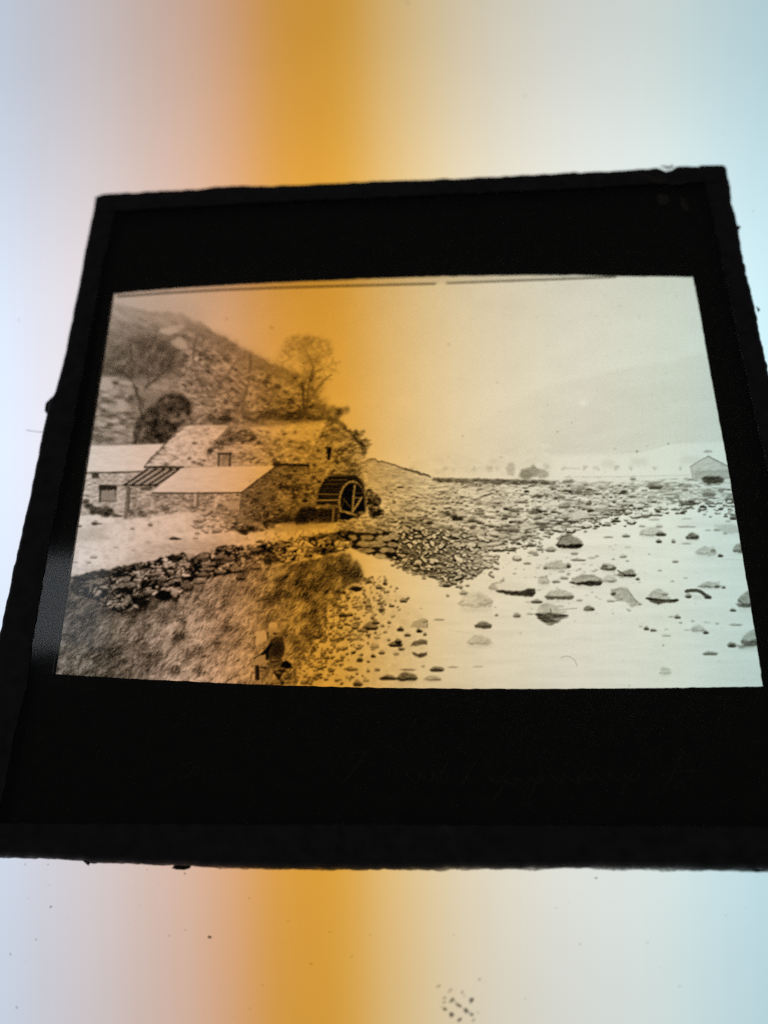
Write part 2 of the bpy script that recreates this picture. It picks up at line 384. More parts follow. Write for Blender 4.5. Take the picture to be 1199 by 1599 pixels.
# far left range with the long white roof
lay([(120, 738), (233, 738), (232, 800), (110, 806)], np.clip(.08+stonew, .3, .92), 1, .7)
roofL = [(128, 696.5), (200, 695), (264, 693), (226, 735.5), (125, 737)]
lay(roofL, .945+.012*vnoise(12, 3, 2, 0, 76), 1, .8)
line([(134, 738.5), (180, 738), (224, 736)], 2.2, .36, .85, .7)
lay(box(144, 738, 155, 747), .28, .9, .9)
lay(box(155, 757, 183, 784), .60+.03*GRAIN, .95, .8)
lay(rough(box(154.5, 757.5, 183, 765), .4, 5), .2, .9, .8)
line([(157, 765), (156.5, 783)], 3.2, .28, .85, .8); line([(181, 765), (180, 775)], 2, .42, .7)
line([(158, 782), (180, 783)], 1.6, .42, .7)
for x, y, rx, ry in [(140, 790, 8, 5), (150, 797, 9, 6), (165, 799, 12, 8), (168, 797, 7, 7), (146, 802, 5, 3), (134, 784, 5, 4), (185, 806, 10, 2)]:
    lay(rough(ell(x, y, rx, ry), .9, 3), np.clip(.24+.07*GRAIN, .08, .7), .8, 1.3)
lay(box(157, 786, 172, 798), .5, .45, 2)
# steep roof of the mill
roofM = [(285, 666), (300, 664.5), (357, 664), (352, 672), (330, 694), (322, 706), (326, 722), (330, 729), (285, 729), (224, 728.5), (246, 705), (265, 686)]
lay(roofM, np.clip(.88+.055*GRAIN+.03*MED, .4, .95), 1, .8)
for _ in range(85):
    x = rng.uniform(235, 345); y = rng.uniform(668, 727)
    if inside(roofM, np.array([[x]]), np.array([[y]]))[0, 0]: blob(x, y, rng.uniform(1, 4), rng.uniform(.7, 1.6), rng.uniform(.48, .7), .6, .7, .25)
for x, y in [(311, 724), (303, 722), (316, 726), (296, 716), (318, 719), (304, 692), (260, 725), (255, 700), (247, 708), (238, 716), (234, 721)]: blob(x, y, 4, 2.2, .36, .75, .9, .25)
line(rough([(286, 667), (264, 688), (246, 706), (227, 727)], .7, 4, False), 2.2, .44, .75, .8)
# upper wall and right hand roof
lay([(326, 690), (360, 676), (432, 700), (434, 728), (326, 730)], np.clip(.06+stonew+.03*MED, .3, .9), 1, 1.0)
roofR = [(362, 668), (392, 667), (450, 662), (511, 656.5), (500, 680), (488, 702), (482, 722), (436, 724), (412, 712), (388, 690)]
tR = np.clip(.73+.07*vnoise(8, 4, 3, .5, 77)+.09*GRAIN, .35, .92)
lay(roofR, tR, 1, .8)
lay([(384, 669), (450, 663.5), (509, 658), (499, 680), (476, 690), (430, 684), (400, 676)], .89+.04*GRAIN, .85, 2.2)
line([(372, 668), (430, 665), (480, 661), (511, 657)], 1.4, .6, .35)
for _ in range(130):
    x = rng.uniform(372, 500); y = rng.uniform(672, 723)
    if inside(roofR, np.array([[x]]), np.array([[y]]))[0, 0]: blob(x, y, rng.uniform(1, 4.5), rng.uniform(.7, 1.8), rng.uniform(.42, .66), .55, .7, .25, .3)
for x, y in [(444, 678), (452, 690), (430, 690), (466, 700), (394, 716), (402, 722), (470, 698), (428, 718)]: blob(x, y, 4, 2.2, .36, .8, .9, .25, -.3)
# dark ruined slates of the valley between the roofs
lay(rough([(324, 704), (338, 690), (352, 676), (366, 668), (384, 672), (400, 682), (410, 694), (384, 692), (360, 694), (342, 700), (328, 708)], 1.2, 4), np.clip(.45+.11*vnoise(7, 2.6, 3, -.2, 78)+.04*GRAIN, .15, .75), .92, 1.0)
for _ in range(44):
    t = rng.uniform(0, 1); x = 326+68*t+rng.normal(0, 3); y = 698-24*np.sin(t*2.2)+rng.normal(0, 4)
    dash(x, y, x+rng.uniform(5, 12), y+rng.uniform(2, 3.4), rng.uniform(.18, .42), .75, .6)
for x, y in [(352, 683), (376, 684), (366, 677), (388, 686)]: blob(x, y, 5, 1.6, .62, .6, .8, .2, -.3)
# little window under the slates
lay(box(340, 707, 361.5, 730), .66, .95, .7); line([(341, 708.5), (361, 708.5)], 3, .22, .9); line([(342, 708), (341.5, 729)], 2.4, .3, .9); line([(359.5, 708), (359, 728)], 3, .28, .9)
line([(349, 712), (349, 728)], 1.2, .45, .7); line([(343, 718), (358, 718)], 1, .45, .7); line([(340, 730), (360, 730)], 1.4, .4, .7)
lay(box(350, 710, 356, 717), .5, .6)
# open rafters of the lean-to
lay([(194, 757), (228, 731), (284, 730), (250, 760), (240, 768)], .62+.05*GRAIN, .9, .8)
for a, b in [((196, 757), (231, 733)), ((207, 757), (243, 733)), ((220, 757), (257, 733)), ((233, 757), (270, 733)), ((245, 757), (280, 733))]:
    line([a, b], 3.0, .24, .9, .7); line([(a[0]+4, a[1]-.5), (b[0]+4, b[1]+1)], 1.6, .74, .7, .6)
line([(226, 729.5), (255, 729), (286, 729.5)], 2.8, .2, .9, .7)
line([(192, 757), (215, 758), (246, 757)], 2.6, .3, .85, .8)
for x in (196, 208, 221, 234, 243): blob(x, 757.5, 2.6, 2, .16, .85, .7)
for x in (244, 255, 266, 277): blob(x, 732.5, 2.6, 1.6, .14, .8, .7)
lay([(218, 762), (240, 758), (236, 766), (222, 767)], .34, .8, 1)
# wall under, post
lay([(202, 762), (240, 768), (378, 769), (376, 800), (352, 826), (300, 804), (200, 812)], np.clip(stonew+.05*MED, .22, .92), .97, .9)
for _ in range(60):
    blob(rng.uniform(205, 372), rng.uniform(774, 808), rng.uniform(2, 6), rng.uniform(1, 2.6), rng.choice([.36, .42, .82, .85]), .55, .9, .25)
line([(200.5, 760), (199, 785), (196.5, 812)], 6.5, .47, .9, .8); line([(203, 762), (201.5, 800)], 1.5, .3, .7); line([(197.5, 763), (196, 800)], 1.2, .74, .6)
blob(194, 814, 5, 4, .24, .85, 1)
for x, y, rx, ry in [(222, 803, 7, 4), (206, 800, 6, 6), (240, 800, 8, 3), (258, 795, 7, 3), (225, 806, 4, 2)]: blob(x, y, rx, ry, .36, .65, 1.3, .2)
# white front roof
roofF = [(284, 731), (300, 729.5), (432, 727), (405, 747), (376.5, 768), (300, 768.5), (237, 768)]
lay(roofF, .935+.012*vnoise(14, 4, 2, 0, 79), 1, .7)
line([(239, 769.8), (300, 770.3), (377, 769.3)], 2.6, .34, .85, .8)
line([(310, 770), (308.5, 790)], 4.6, .5, .85, .8); line([(305, 772), (304.5, 789)], 3.5, .80, .8)
lay(box(356, 783, 374, 796), .74, .85, 1.0); lay([(356, 797), (374, 797), (372, 822), (354, 815)], .60+.06*GRAIN, .7, 1)
line([(377, 772), (375, 800), (373, 812)], 2, .4, .6)
# gable side wall below the beam
lay([(378, 770), (404, 748), (432, 728), (484, 728), (492, 760), (494, 800), (470, 812), (430, 818), (380, 836), (352, 828), (372, 806)],
    np.clip(stone-.02+.05*vnoise(20, 18, 2, 0, 80), .12, .85), 1, .9)
lay(rough([(380, 772), (405, 750), (432, 732), (436, 742), (434, 780), (420, 812), (384, 830), (378, 800)], 1.5, 6), .42, .28, 3)
lay([(434, 732), (480, 731), (488, 790), (440, 800)], .66, .22, 5)
line([(377, 769.5), (404, 749), (431, 728.5)], 2.4, .34, .85, .7)
line([(434, 725.5), (460, 726), (480, 726.5)], 3.6, .16, .92, .7)
lay(rough(ell(432, 725, 6, 4.5), .8, 3), .24, .9, .9); lay(rough(ell(484, 729, 4, 5), .5, 3), .14, .92, .9)
line([(450, 759.5), (465, 758.5)], 2.4, .34, .8); line([(449, 756), (466, 755)], 1.2, .74, .6)
line([(452, 784), (463, 783)], 2, .34, .6); line([(449, 742), (474, 741)], 1, .4, .5)
for _ in range(70): blob(rng.uniform(384, 490), rng.uniform(745, 812), rng.uniform(1.5, 3.5), rng.uniform(1, 1.8), rng.choice([.25, .3, .7, .74]), .6, .7, .25)
# foot of that wall: dark rubble
for _ in range(60):
    x = rng.uniform(352, 428); y = 826+rng.normal(0, 5)-(x-352)*.03
    blob(x, y, rng.uniform(2.5, 5), rng.uniform(1.5, 3), rng.choice([.2, .26, .34, .62, .7]), .8, .8, .2)
for x, y, rx, ry in [(430, 815, 9, 4), (450, 811, 12, 5), (378, 830, 10, 5), (395, 826, 9, 4), (366, 824, 9, 3)]: lay(rough(ell(x, y, rx, ry), 1, 3), .2, .7, 1.4)
# gable end with the slit window
gab = [(511, 657), (500, 678), (488, 702), (482, 724), (490, 760), (500, 778), (512, 746), (556, 740), (566, 748), (580, 742), (564, 700), (545, 676), (526, 664)]
lay(rough(gab, .8, 5), np.clip(stoneb+.02, .15, .85), 1, .9)
for x, y, rx, ry in [(522, 672, 10, 3), (508, 680, 8, 2), (520, 686, 12, 2), (536, 700, 8, 4), (540, 716, 10, 4), (550, 726, 12, 4), (500, 735, 8, 3), (492, 745, 6, 3), (545, 735, 14, 3), (524, 722, 6, 2)]:
    lay(rough(ell(x, y, rx, ry), 1, 3), .28, .5, 1.2)
lay(rough(box(510.5, 699, 516.5, 719), .5, 4), .10, .92, .8); blob(513, 700, 5, 2, .2, .8, .8); blob(526, 721, 5, 2, .2, .7, .8, .1, .7)
for x, y in [(499, 723), (507, 727), (520, 730), (505, 716), (522, 708)]: blob(x, y, 2.4, 3.2, .74, .7, .8)
lay(rough([(482, 732), (505, 738), (502, 780), (486, 790)], 1.5, 5), np.clip(stone+.04, .2, .85), .7, 2)
for x, y in [(490, 746), (480, 764), (478, 772), (498, 752), (491, 726)]: blob(x, y, 3.5, 2.5, .2, .8, 1)
# water wheel ---------------------------------------------------------------
lay(rough([(507, 748), (516, 741.5), (553, 740.5), (560, 746), (566, 755), (570, 768), (571, 800), (560, 806), (530, 791), (493, 791), (496, 772), (501, 758)], .5, 5), .15+.03*GRAIN, .93, 1.2)
for (x0, y0, x1, y1, g, wd) in [(516, 743, 551, 742, .48, 1.3), (513, 749.5, 542, 749.5, .40, 1.2), (508, 756, 539, 756, .38, 1.2), (503, 763, 536, 763.5, .30, 1), (492, 771.5, 531, 772, .52, 1.6), (495, 781.3, 530, 780.8, .66, 1.9)]:
    line([(x0, y0), (x1, y1)], wd, g, .9, .55)
line(rough([(471, 790), (500, 789.5), (530, 790)], .4, 6, False), 2.4, .52, .85, .8); line([(494, 773), (492, 790)], 2, .42, .7); blob(512, 788, 4, 2, .66, .7)
blob(476, 782, 5, 3, .14, .9, 1); line([(470, 786), (492, 787)], 2, .55, .7)
el = lambda t, rx, ry: (550.5+rx*np.cos(t), 786+ry*np.sin(t))
rim = [el(t, 20.5, 34) for t in np.linspace(np.pi*.97, np.pi*2.04, 26)]
line(rim[:15], 2.8, .56, .9, .7); line(rim[14:], 1.8, .48, .8, .7)
for i in range(1, 17, 2): blob(rim[i][0]-1, rim[i][1], 1.5, 1.5, .72, .7, .6)
lay([el(t, 17.5, 31) for t in np.linspace(np.pi, 2*np.pi, 22)]+[(569, 799), (533, 799)], .11, .93, .8)
line([(554, 758), (552, 775), (550.5, 799)], 3.0, .60, .95, .6); line([(564.5, 777), (558, 788), (551, 798)], 3.4, .62, .95, .6)
line([(553, 777.5), (565, 777.5)], 1.8, .56, .9, .6); line([(552, 770.5), (568, 769.5)], 1.2, .42, .8); line([(536, 778), (551, 797)], 1.8, .40, .8, .6); line([(540, 764.5), (567, 764.5)], 1, .24, .7)
line([(538, 780), (533, 794)], 1.8, .3, .7); line([(532, 796), (541, 799), (548, 801.5)], 1.6, .56, .9, .6)
line([(571, 776), (572, 798)], 1.6, .4, .7)
# trough and pit below
lay(rough([(471, 792), (530, 792), (529, 816), (500, 821), (462, 823), (458, 808)], 1, 5), .16+.05*GRAIN, .92, 1.6)
lay(rough([(430, 806), (462, 796), (470, 820), (440, 822)], 2, 5), .26, .55, 3)
line([(521, 795), (519.5, 816)], 3.8, .50, .92, .6); line([(526, 794), (526, 814)], 1.2, .3, .6)
line([(497, 801), (508, 801)], 1.5, .22, .8)
for x in (484, 491.5, 496): line([(x, 812), (x-.5, 822)], 2.2, .46, .8, .6)
line([(486, 796), (484, 812)], 1.4, .2, .8); line([(498, 819), (515, 817.5), (528, 815.5)], 2, .52, .9, .6)
lay(rough([(530, 799), (548, 803), (556, 806), (546, 812), (536, 817), (529, 819)], .5, 4), .09, .95, .9)
blob(566, 801, 8, 2.4, .66, .7, 1)
blob(556, 808, 6, 3, .2, .7, 1)
# bush right of the wheel
lay(rough([(571, 764), (580, 760), (588, 766), (592, 774), (598, 780), (594, 790), (602, 800), (598, 809), (582, 809), (574, 800), (570, 780)], 1.5, 4), np.clip(.30+.13*vnoise(4, 3, 3, 0, 83), .08, .7), .9, 1.2)
blob(588, 804, 11, 5, .13, .75, 1.6)
for x, y in [(582, 772), (595, 772), (590, 784), (580, 788)]: blob(x, y, 3, 2, .55, .6, 1)

# ---- rough bank on the right of the mill ------------------------------------
bank = [(556, 712), (575, 716), (604, 724), (640, 733), (672, 746), (740, 748), (850, 750), (950, 752), (1070, 748), (1160, 752), (1160, 790), (1040, 784), (985, 800), (950, 806),
        (905, 818), (870, 828), (838, 836), (800, 848), (770, 858), (745, 872), (762, 886), (740, 898), (700, 908), (672, 900), (640, 892), (612, 876), (575, 862), (540, 846), (536, 830), (560, 812), (600, 808), (598, 780), (572, 755)]
tb = .855+.08*relief(9, 3.6, 3, .08, 91)+.045*vnoise(26, 7, 3, .05, 93)
tb = tb-.2*np.clip((vnoise(18, 5, 3, .06, 92)-.5)/.9, 0, 1)
lay(rough(bank, 1.5, 8), np.clip(tb, .22, .93), 1, 1.4)
for x, y, rx, ry in [(712, 804, 14, 7), (640, 796, 18, 6), (668, 815, 20, 5), (620, 806, 14, 6), (745, 812, 14, 4), (790, 806, 16, 4), (845, 800, 18, 4), (810, 826, 18, 5), (700, 774, 12, 4), (760, 788, 20, 4), (900, 790, 26, 4), (860, 772, 20, 3)]:
    lay(rough(ell(x, y, rx, ry, 14, .2), 2, 4), np.clip(.46+.12*relief(6, 3, 3, 0, 97), .15, .85), .55, 2.5)
# slope with pale slabs
lay([(572, 720), (604, 726), (668, 746), (640, 770), (600, 778), (590, 762), (574, 752)], np.clip(.76+.05*HZ+.03*GRAIN, .4, .92), .8, 3)
line(rough([(575, 716), (600, 722), (628, 730), (650, 738), (672, 745)], .8, 5, False), 2.6, .46, .8, .9)
line(rough([(630, 733), (650, 736), (670, 744)], .5, 4, False), 2.6, .34, .8, .7)
for p in [[(600, 748), (612, 744), (604, 758), (590, 760)], [(582, 757), (600, 750), (604, 757), (590, 764)], [(636, 742), (650, 752), (662, 752), (648, 744)]]: lay(p, .86, .8, 1)
for _ in range(30): line([(x := rng.uniform(578, 650), y := rng.uniform(728, 775)), (x+rng.uniform(5, 16), y+rng.uniform(0, 7))], 1.1, rng.choice([.5, .56, .85]), .5, .8)
# far wall and hedge line
lay(rough([(674, 746.5), (740, 747), (850, 750), (868, 752), (866, 757), (800, 756.5), (740, 756), (676, 752)], .6, 4), np.clip(.40+.10*GRAIN, .2, .7), .9, .9)
for x, y, rx, ry, g in [(828, 737, 17, 10, .60), (820, 742, 12, 7, .57), (848, 741, 9, 7, .68), (798, 733, 7, 11, .76), (764, 732, 4, 6, .80), (776, 731, 3, 5, .83), (740, 732, 4, 4, .84), (695, 732, 4, 4, .84), (707, 733, 3, 4, .86), (852, 728, 5, 6, .84)]:
    lay(rough(ell(x, y, rx, ry), 1, 3), np.clip(g+.03*GRAIN, .3, .95), .85, 1.3)
lay([(868, 733), (1080, 731), (1080, 741), (868, 743)], .945, .9, 1.2)
line([(880, 745), (980, 744), (1075, 742)], 1.1, .74, .5)
for x in (877, 911, 934, 960, 985, 1022, 1062): blob(x+rng.normal(0, 2), 730.5+rng.normal(0, .6), rng.uniform(2.5, 5), rng.uniform(1.6, 2.8), rng.uniform(.62, .78), .6, 1.4, .25); blob(x, 733, 1.4, 2, .7, .6, .8)
line([(885, 731), (905, 732)], 2, .76, .5, 1.2)
for x0, x1, y0 in [(1062, 1092, 712), (985, 1010, 715), (940, 960, 718)]: lay(box(x0, y0, x1, y0+12), .83, .5, 3)
for _ in range(18): dash(x := rng.uniform(880, 975), 744+rng.normal(0, .8), x+3, 745, .6, .5)
# boathouse at the right edge
lay([(1076, 730), (1105, 712.5), (1136, 728), (1142, 748), (1080, 748)], .80+.03*GRAIN, .95, .9)
lay([(1082, 736), (1140, 734), (1142, 748), (1083, 748)], .70+.03*GRAIN, .75, 1.2)
line([(1077, 729), (1091, 720), (1105, 712.5)], 1.8, .60, .85, .7); line([(1105, 712.5), (1120, 720), (1135, 728)], 1.8, .52, .85, .7)
line([(1087, 737), (1110, 735.5), (1140, 735)], 1.6, .66, .6, .9); line([(1079, 731), (1081, 748)], 1.4, .66, .6)
blob(1105, 705, 7, 1.8, .60, .75, .8)
lay(rough([(1093, 748), (1100, 744), (1122, 743.5), (1131, 748), (1128, 754), (1112, 756), (1098, 754)], .5, 4), .27+.05*GRAIN, .9, 1.3)
# strand: streaks and boulders
for (x0, x1, y, g, n) in [(850, 940, 757, .5, 26), (880, 1060, 760, .55, 44), (1000, 1090, 757, .5, 26), (1060, 1145, 764, .5, 24), (860, 930, 766, .45, 26), (1010, 1110, 769, .55, 26), (930, 1060, 770, .62, 22)]:
    for _ in range(n):
        x = rng.uniform(x0, x1); dash(x, y+rng.normal(0, 2.5), x+rng.uniform(4, 16), y+rng.normal(0, 2.5)+1.5, g+rng.normal(0, .06), .6, .9)
for a in [(876, 748, 897, 754, .5), (922, 752, 962, 754, .62), (982, 742, 993, 750, .5), (1010, 753, 1036, 764, .36), (884, 760, 928, 772, .48), (968, 765, 983, 772, .46), (1062, 760, 1076, 766, .42), (1050, 770, 1060, 776, .4),
          (1092, 762, 1120, 776, .52), (1096, 776, 1106, 782, .45), (1130, 770, 1150, 786, .38), (862, 772, 884, 778, .42), (870, 785, 892, 794, .42), (890, 786, 930, 792, .6), (938, 796, 958, 803, .4), (948, 792, 974, 800, .6), (992, 785, 1018, 793, .55), (972, 793, 984, 798, .45)]: dash(*a)
for _ in range(640):
    x = rng.uniform(600, 1000); y = rng.uniform(754, 848)
    if not inside(bank, np.array([[x]]), np.array([[y]]))[0, 0]: continue
    s = .6+(y-750)/90*.8; L = (rng.gamma(1.6, 3.0)+2)*s
    dash(x, y, x+L, y+min(9, L*rng.uniform(.18, .5)+1)*s, rng.uniform(.10, .46), .8, .5)
    if rng.random() < .5: lay(ell(x+L*.4, y-1.6*s, L*.55, 1.4*s, 8, .25), rng.uniform(.88, .96), .7, .6)
for a in [(830, 771, 850, 776, .3), (800, 781, 828, 786, .42), (664, 772, 682, 780, .4), (795, 794, 812, 800, .4), (785, 803, 800, 808, .36), (762, 806, 776, 810, .4), (686, 797, 704, 806, .34), (702, 798, 724, 812, .26), (728, 808, 746, 816, .34), (738, 796, 758, 804, .46),
          (822, 794, 842, 803, .46), (830, 815, 850, 820, .36), (790, 820, 812, 832, .4), (778, 828, 794, 835, .34), (808, 828, 834, 834, .26), (796, 843, 808, 849, .3), (806, 836, 822, 840, .45), (760, 838, 776, 846, .3), (820, 850, 832, 854, .36), (838, 850, 852, 858, .38), (845, 858, 852, 862, .4), (720, 856, 734, 862, .3), (780, 852, 796, 855, .5)]: dash(*a)
for p in [[(634, 801), (648, 798), (664, 806), (652, 811), (636, 808)], [(660, 770), (676, 778), (690, 784), (672, 786)], [(708, 798), (722, 797), (728, 806), (716, 806)], [(740, 768), (756, 764), (766, 770), (750, 775)], [(876, 801), (905, 799), (950, 806), (930, 811), (890, 811)], [(812, 818), (830, 815), (842, 822), (834, 830), (814, 828)], [(744, 830), (760, 828), (764, 840), (748, 846)]]:
    lay(rough(p, .7, 4), .84+.03*GRAIN, .9, .9); line([(p[-1][0], p[-1][1]+1), (p[2][0], p[2][1]+1)], 2, .34, .75, .8)
dash(636, 808, 662, 814, .16, .9)
line(rough([(822, 806), (850, 816), (868, 812)], .5, 4, False), 2, .4, .5); line([(860, 814), (907, 815)], 2.6, .34, .8, .8)
for _ in range(60):
    x = rng.uniform(600, 690); y = rng.uniform(778, 826)
    dash(x, y, x+rng.uniform(3, 9), y+rng.uniform(1.5, 3), rng.uniform(.24, .42), .7, .8); blob(x+3, y-2, 4, 1.8, .82, .6, .8)
# rubble of the bank towards the water
rub = rough([(598, 828), (640, 818), (690, 822), (740, 830), (790, 838), (776, 852), (748, 866), (764, 884), (742, 897), (702, 908), (668, 898), (640, 886), (616, 872), (606, 858)], 2, 6)
lay(rub, np.clip(.36+.12*relief(7, 4, 3, .3, 95)+.3*np.clip((XX-660)/90, 0, 1), .1, .9), .9, 2)
pts_ = []
for _ in range(470):
    x = rng.uniform(600, 790); y = rng.uniform(820, 906)
    if inside(rub, np.array([[x]]), np.array([[y]]))[0, 0]: pts_.append((y, x))
for y, x in sorted(pts_):
    sz = rng.gamma(3, 1.4)+2.5; rock(x, y, sz, sz*rng.uniform(.45, .75), rng.uniform(.62, .93), rng.uniform(.03, .2), .95, .45, rng.normal(.35, .4))
dash(697, 896, 712, 906, .2); dash(652, 892, 668, 903, .32); dash(744, 888, 754, 896, .32); dash(622, 884, 640, 893, .34)
# laid slabs of the bank end
lay(rough([(532, 832), (548, 824), (600, 828), (622, 846), (618, 862), (628, 878), (606, 872), (580, 866), (556, 858), (538, 850)], 1, 5), .13, .92, 1.2)
for (x0, y0, x1, y1) in [(547, 822, 598, 832), (541, 836, 559, 844), (562, 835, 584, 843), (586, 836, 612, 845), (555, 844, 604, 854), (556, 856, 586, 863), (584, 864, 604, 873), (592, 855, 618, 863), (604, 846, 622, 854), (538, 846, 552, 853), (606, 832, 624, 842)]:
    lay(rough([(x0, y0+(y1-y0)*.5), (x0+(x1-x0)*.15, y0), (x1-(x1-x0)*.2, y0+.6), (x1, y0+(y1-y0)*.6), (x1-(x1-x0)*.2, y1), (x0+(x1-x0)*.2, y1)], .6, 4), .68+.08*GRAIN, .94, .9)

# ---- the lake ---------------------------------------------------------------
# (clear film; only a slow change of tone)
lake = [(536, 862), (560, 866), (612, 878), (640, 894), (672, 902), (700, 910), (742, 900), (766, 886), (750, 872), (775, 858), (840, 838), (905, 820), (985, 802), (1040, 788), (1160, 794), (1210, 1090), (640, 1090), (640, 1010), (660, 960), (610, 920), (566, 900)]
lay(lake, .962+.008*vnoise(60, 9, 2, 0, 99)+.002*vnoise(18, 3.4, 2, 0, 98), .97, 1.2)
for _ in range(70):
    x = rng.uniform(680, 1160); y = rng.uniform(860, 1060); line([(x, y), (x+rng.uniform(15, 60), y+rng.uniform(-1.5, 2.5))], rng.uniform(1, 2.5), rng.uniform(.88, .92), .12, 1.6)

# ---- path and yard ------------------------------------------------------------
path = [(112, 812), (150, 806), (205, 812), (250, 806), (296, 798), (340, 802), (356, 826), (384, 838), (430, 826), (470, 820), (540, 816), (600, 812), (604, 822), (548, 826), (500, 842), (420, 858), (350, 866), (290, 872), (240, 876), (150, 900), (98, 914)]
tp = .945+.03*MED+.015*GRAIN
tp = tp-.06*np.clip((XX-380)/120, 0, 1)
lay(rough(path, 1.2, 7), np.clip(tp, .5, .985), 1, 1.6)
lay([(112, 826), (160, 822), (170, 842), (108, 848)], .76, .6, 4)
lay([(230, 850), (290, 846), (370, 842), (350, 862), (250, 872), (190, 880)], .72+.04*HZ, .6, 6)
for (x0, y0, x1, y1, g) in [(262, 837, 286, 843, .26), (203, 823, 211, 827, .4), (230, 814, 240, 822, .5), (296, 818, 304, 822, .55), (140, 866, 154, 872, .5), (176, 852, 188, 856, .7), (300, 838, 310, 842, .6), (112, 875, 124, 879, .6), (134, 874, 144, 880, .55), (205, 857, 212, 860, .6), (117, 819, 130, 823, .3), (142, 812, 156, 820, .26), (150, 816, 162, 819, .4)]: dash(x0, y0, x1, y1, g)
for _ in range(60):
    x = rng.uniform(320, 372); y = rng.uniform(805, 832); dash(x, y, x+rng.uniform(3, 8), y+2, rng.choice([.34, .4, .6]), .6)
blob(330, 799, 7, 7, .80, .7, 1.5)
for _ in range(120):     # rubble by the wheel pit and along the wall top
    x = rng.uniform(528, 612); y = rng.uniform(806, 832)
    if x < 560 and y < 812: continue
    sz = rng.gamma(3, 1.3)+2; rock(x, y, sz, sz*.5, rng.uniform(.6, .84), rng.uniform(.15, .4), .7, .6, rng.normal(.1, .3))
for _ in range(60):
    x = rng.uniform(300, 372); y = rng.uniform(796, 832); sz = rng.gamma(3, 1.4)+2
    rock(x, y, sz, sz*.5, rng.uniform(.6, .86), rng.uniform(.18, .42), .75, .6, rng.normal(0, .3))
for _ in range(50):      # tufts at the wall top
    x = rng.uniform(380, 540); y = 845-(x-380)*.12+rng.normal(0, 5); line([(x, y), (x+rng.uniform(-2, 4), y-rng.uniform(2, 6))], 1.3, rng.choice([.36, .45, .8]), .5, .7)

for _ in range(60): dash(x := rng.uniform(110, 380), y := rng.uniform(815, 880), x+rng.uniform(2, 6), y+1.2, .66, .4)
lay(rough([(424, 822), (470, 818), (520, 815), (512, 824), (430, 832)], 1, 6), .72+.05*GRAIN, .7, 2)
dash(398, 842, 415, 848, .4)

# ---- grass bank -----------------------------------------------------------------
grass = [(60, 908), (120, 900), (180, 905), (260, 900), (340, 890), (430, 880), (500, 872), (540, 860), (560, 884), (568, 900), (562, 914), (540, 922), (524, 936), (512, 950), (508, 968), (498, 988), (490, 1006), (472, 1022), (456, 1040), (448, 1062), (440, 1090), (40, 1090)]
dirn = -1.02
gs = .6*vnoise(5.5, 2.0, 3, dirn, 101)+.5*relief(4, 3, 3, dirn, 104)+.35*vnoise(4, 2, 2, dirn+.6, 105); gs2 = vnoise(13, 6, 3, dirn, 102); gb = vnoise(26, 16, 3, -.4, 103)
gx = np.clip((XX-110)/260, 0, 1); gy = np.clip((YY-930)/130, 0, 1)
gt = .475+.14*gx+.10*gy*gx+.058*gs+.055*gs2+.075*gb
gt = gt-.05*np.clip((XX-430)/80, 0, 1)
lay(rough(grass, 3.0, 5), np.clip(gt, .12, .85), 1, 1.8)
r = pm([(60, 905), (200, 902), (300, 925), (250, 960), (160, 975), (70, 1000)], 14); CV[r[0]] *= 1-.34*r[1]
r = pm([(40, 985), (170, 965), (230, 1010), (200, 1090), (40, 1090)], 18); CV[r[0]] *= 1-.16*r[1]
r = pm([(420, 890), (500, 878), (545, 868), (566, 895), (552, 915), (500, 925), (440, 915)], 7); CV[r[0]] *= 1-.15*r[1]
r = pm([(255, 1040), (330, 990), (395, 985), (400, 1080), (250, 1080)], 14); CV[r[0]] += .13*r[1]
r = pm([(200, 960), (330, 930), (400, 960), (330, 1000), (220, 1020)], 18); CV[r[0]] += .05*r[1]
for x, y, rx, ry in [(288, 970, 7, 14), (286, 990, 5, 8), (340, 1006, 8, 9), (378, 898, 8, 10), (270, 1046, 14, 8), (306, 1012, 5, 7), (308, 1046, 8, 6), (430, 930, 10, 6), (412, 938, 12, 5), (460, 1000, 12, 8), (476, 990, 9, 8), (446, 925, 7, 6), (468, 905, 8, 12), (548, 900, 14, 12), (538, 886, 10, 10), (556, 892, 9, 10), (350, 944, 6, 4), (490, 940, 10, 6), (482, 960, 7, 6), (180, 1020, 14, 10), (120, 1000, 12, 14), (468, 1012, 12, 6), (494, 975, 7, 6), (232, 1020, 10, 5), (410, 905, 8, 6)]:
    lay(rough(ell(x, y, rx, ry, 14, .2), 2, 3), np.clip(.25+.07*gs, .1, .6), .6, 2.6)
for _ in range(2100):    # blades
    x = rng.uniform(85, 510); y = rng.uniform(905, 1072)
    if not inside(grass, np.array([[x]]), np.array([[y]]))[0, 0]: continue
    if y < 945-(x-100)*.14: continue
    an = dirn+rng.normal(0, .45); L = rng.uniform(3, 10)
    lf = .5+.3*np.clip((x-120)/200, 0, 1)
    g = rng.choice([.18, .26, .34, .70, .80, .88])
    if g > .5: g *= lf/.8
    line([(x, y), (x+L*.5*np.cos(an), y+L*.5*np.sin(an)), (x+L*np.cos(an+.2), y+L*np.sin(an+.2))], rng.uniform(.7, 1.4), g, rng.uniform(.2, .55), .7)
for _ in range(60):      # pale blades at the left edge
    x = rng.uniform(85, 180); y = rng.uniform(915, 1066); L = rng.uniform(5, 14)
    line([(x, y), (x+L, y-L*.55)], 1.6, .66, .4, .9)
for x, y in [(98, 975), (96, 1004), (108, 918), (122, 972), (118, 935)]: blob(x, y, 6, 5, .68, .45, 2.2, .2, -.5)

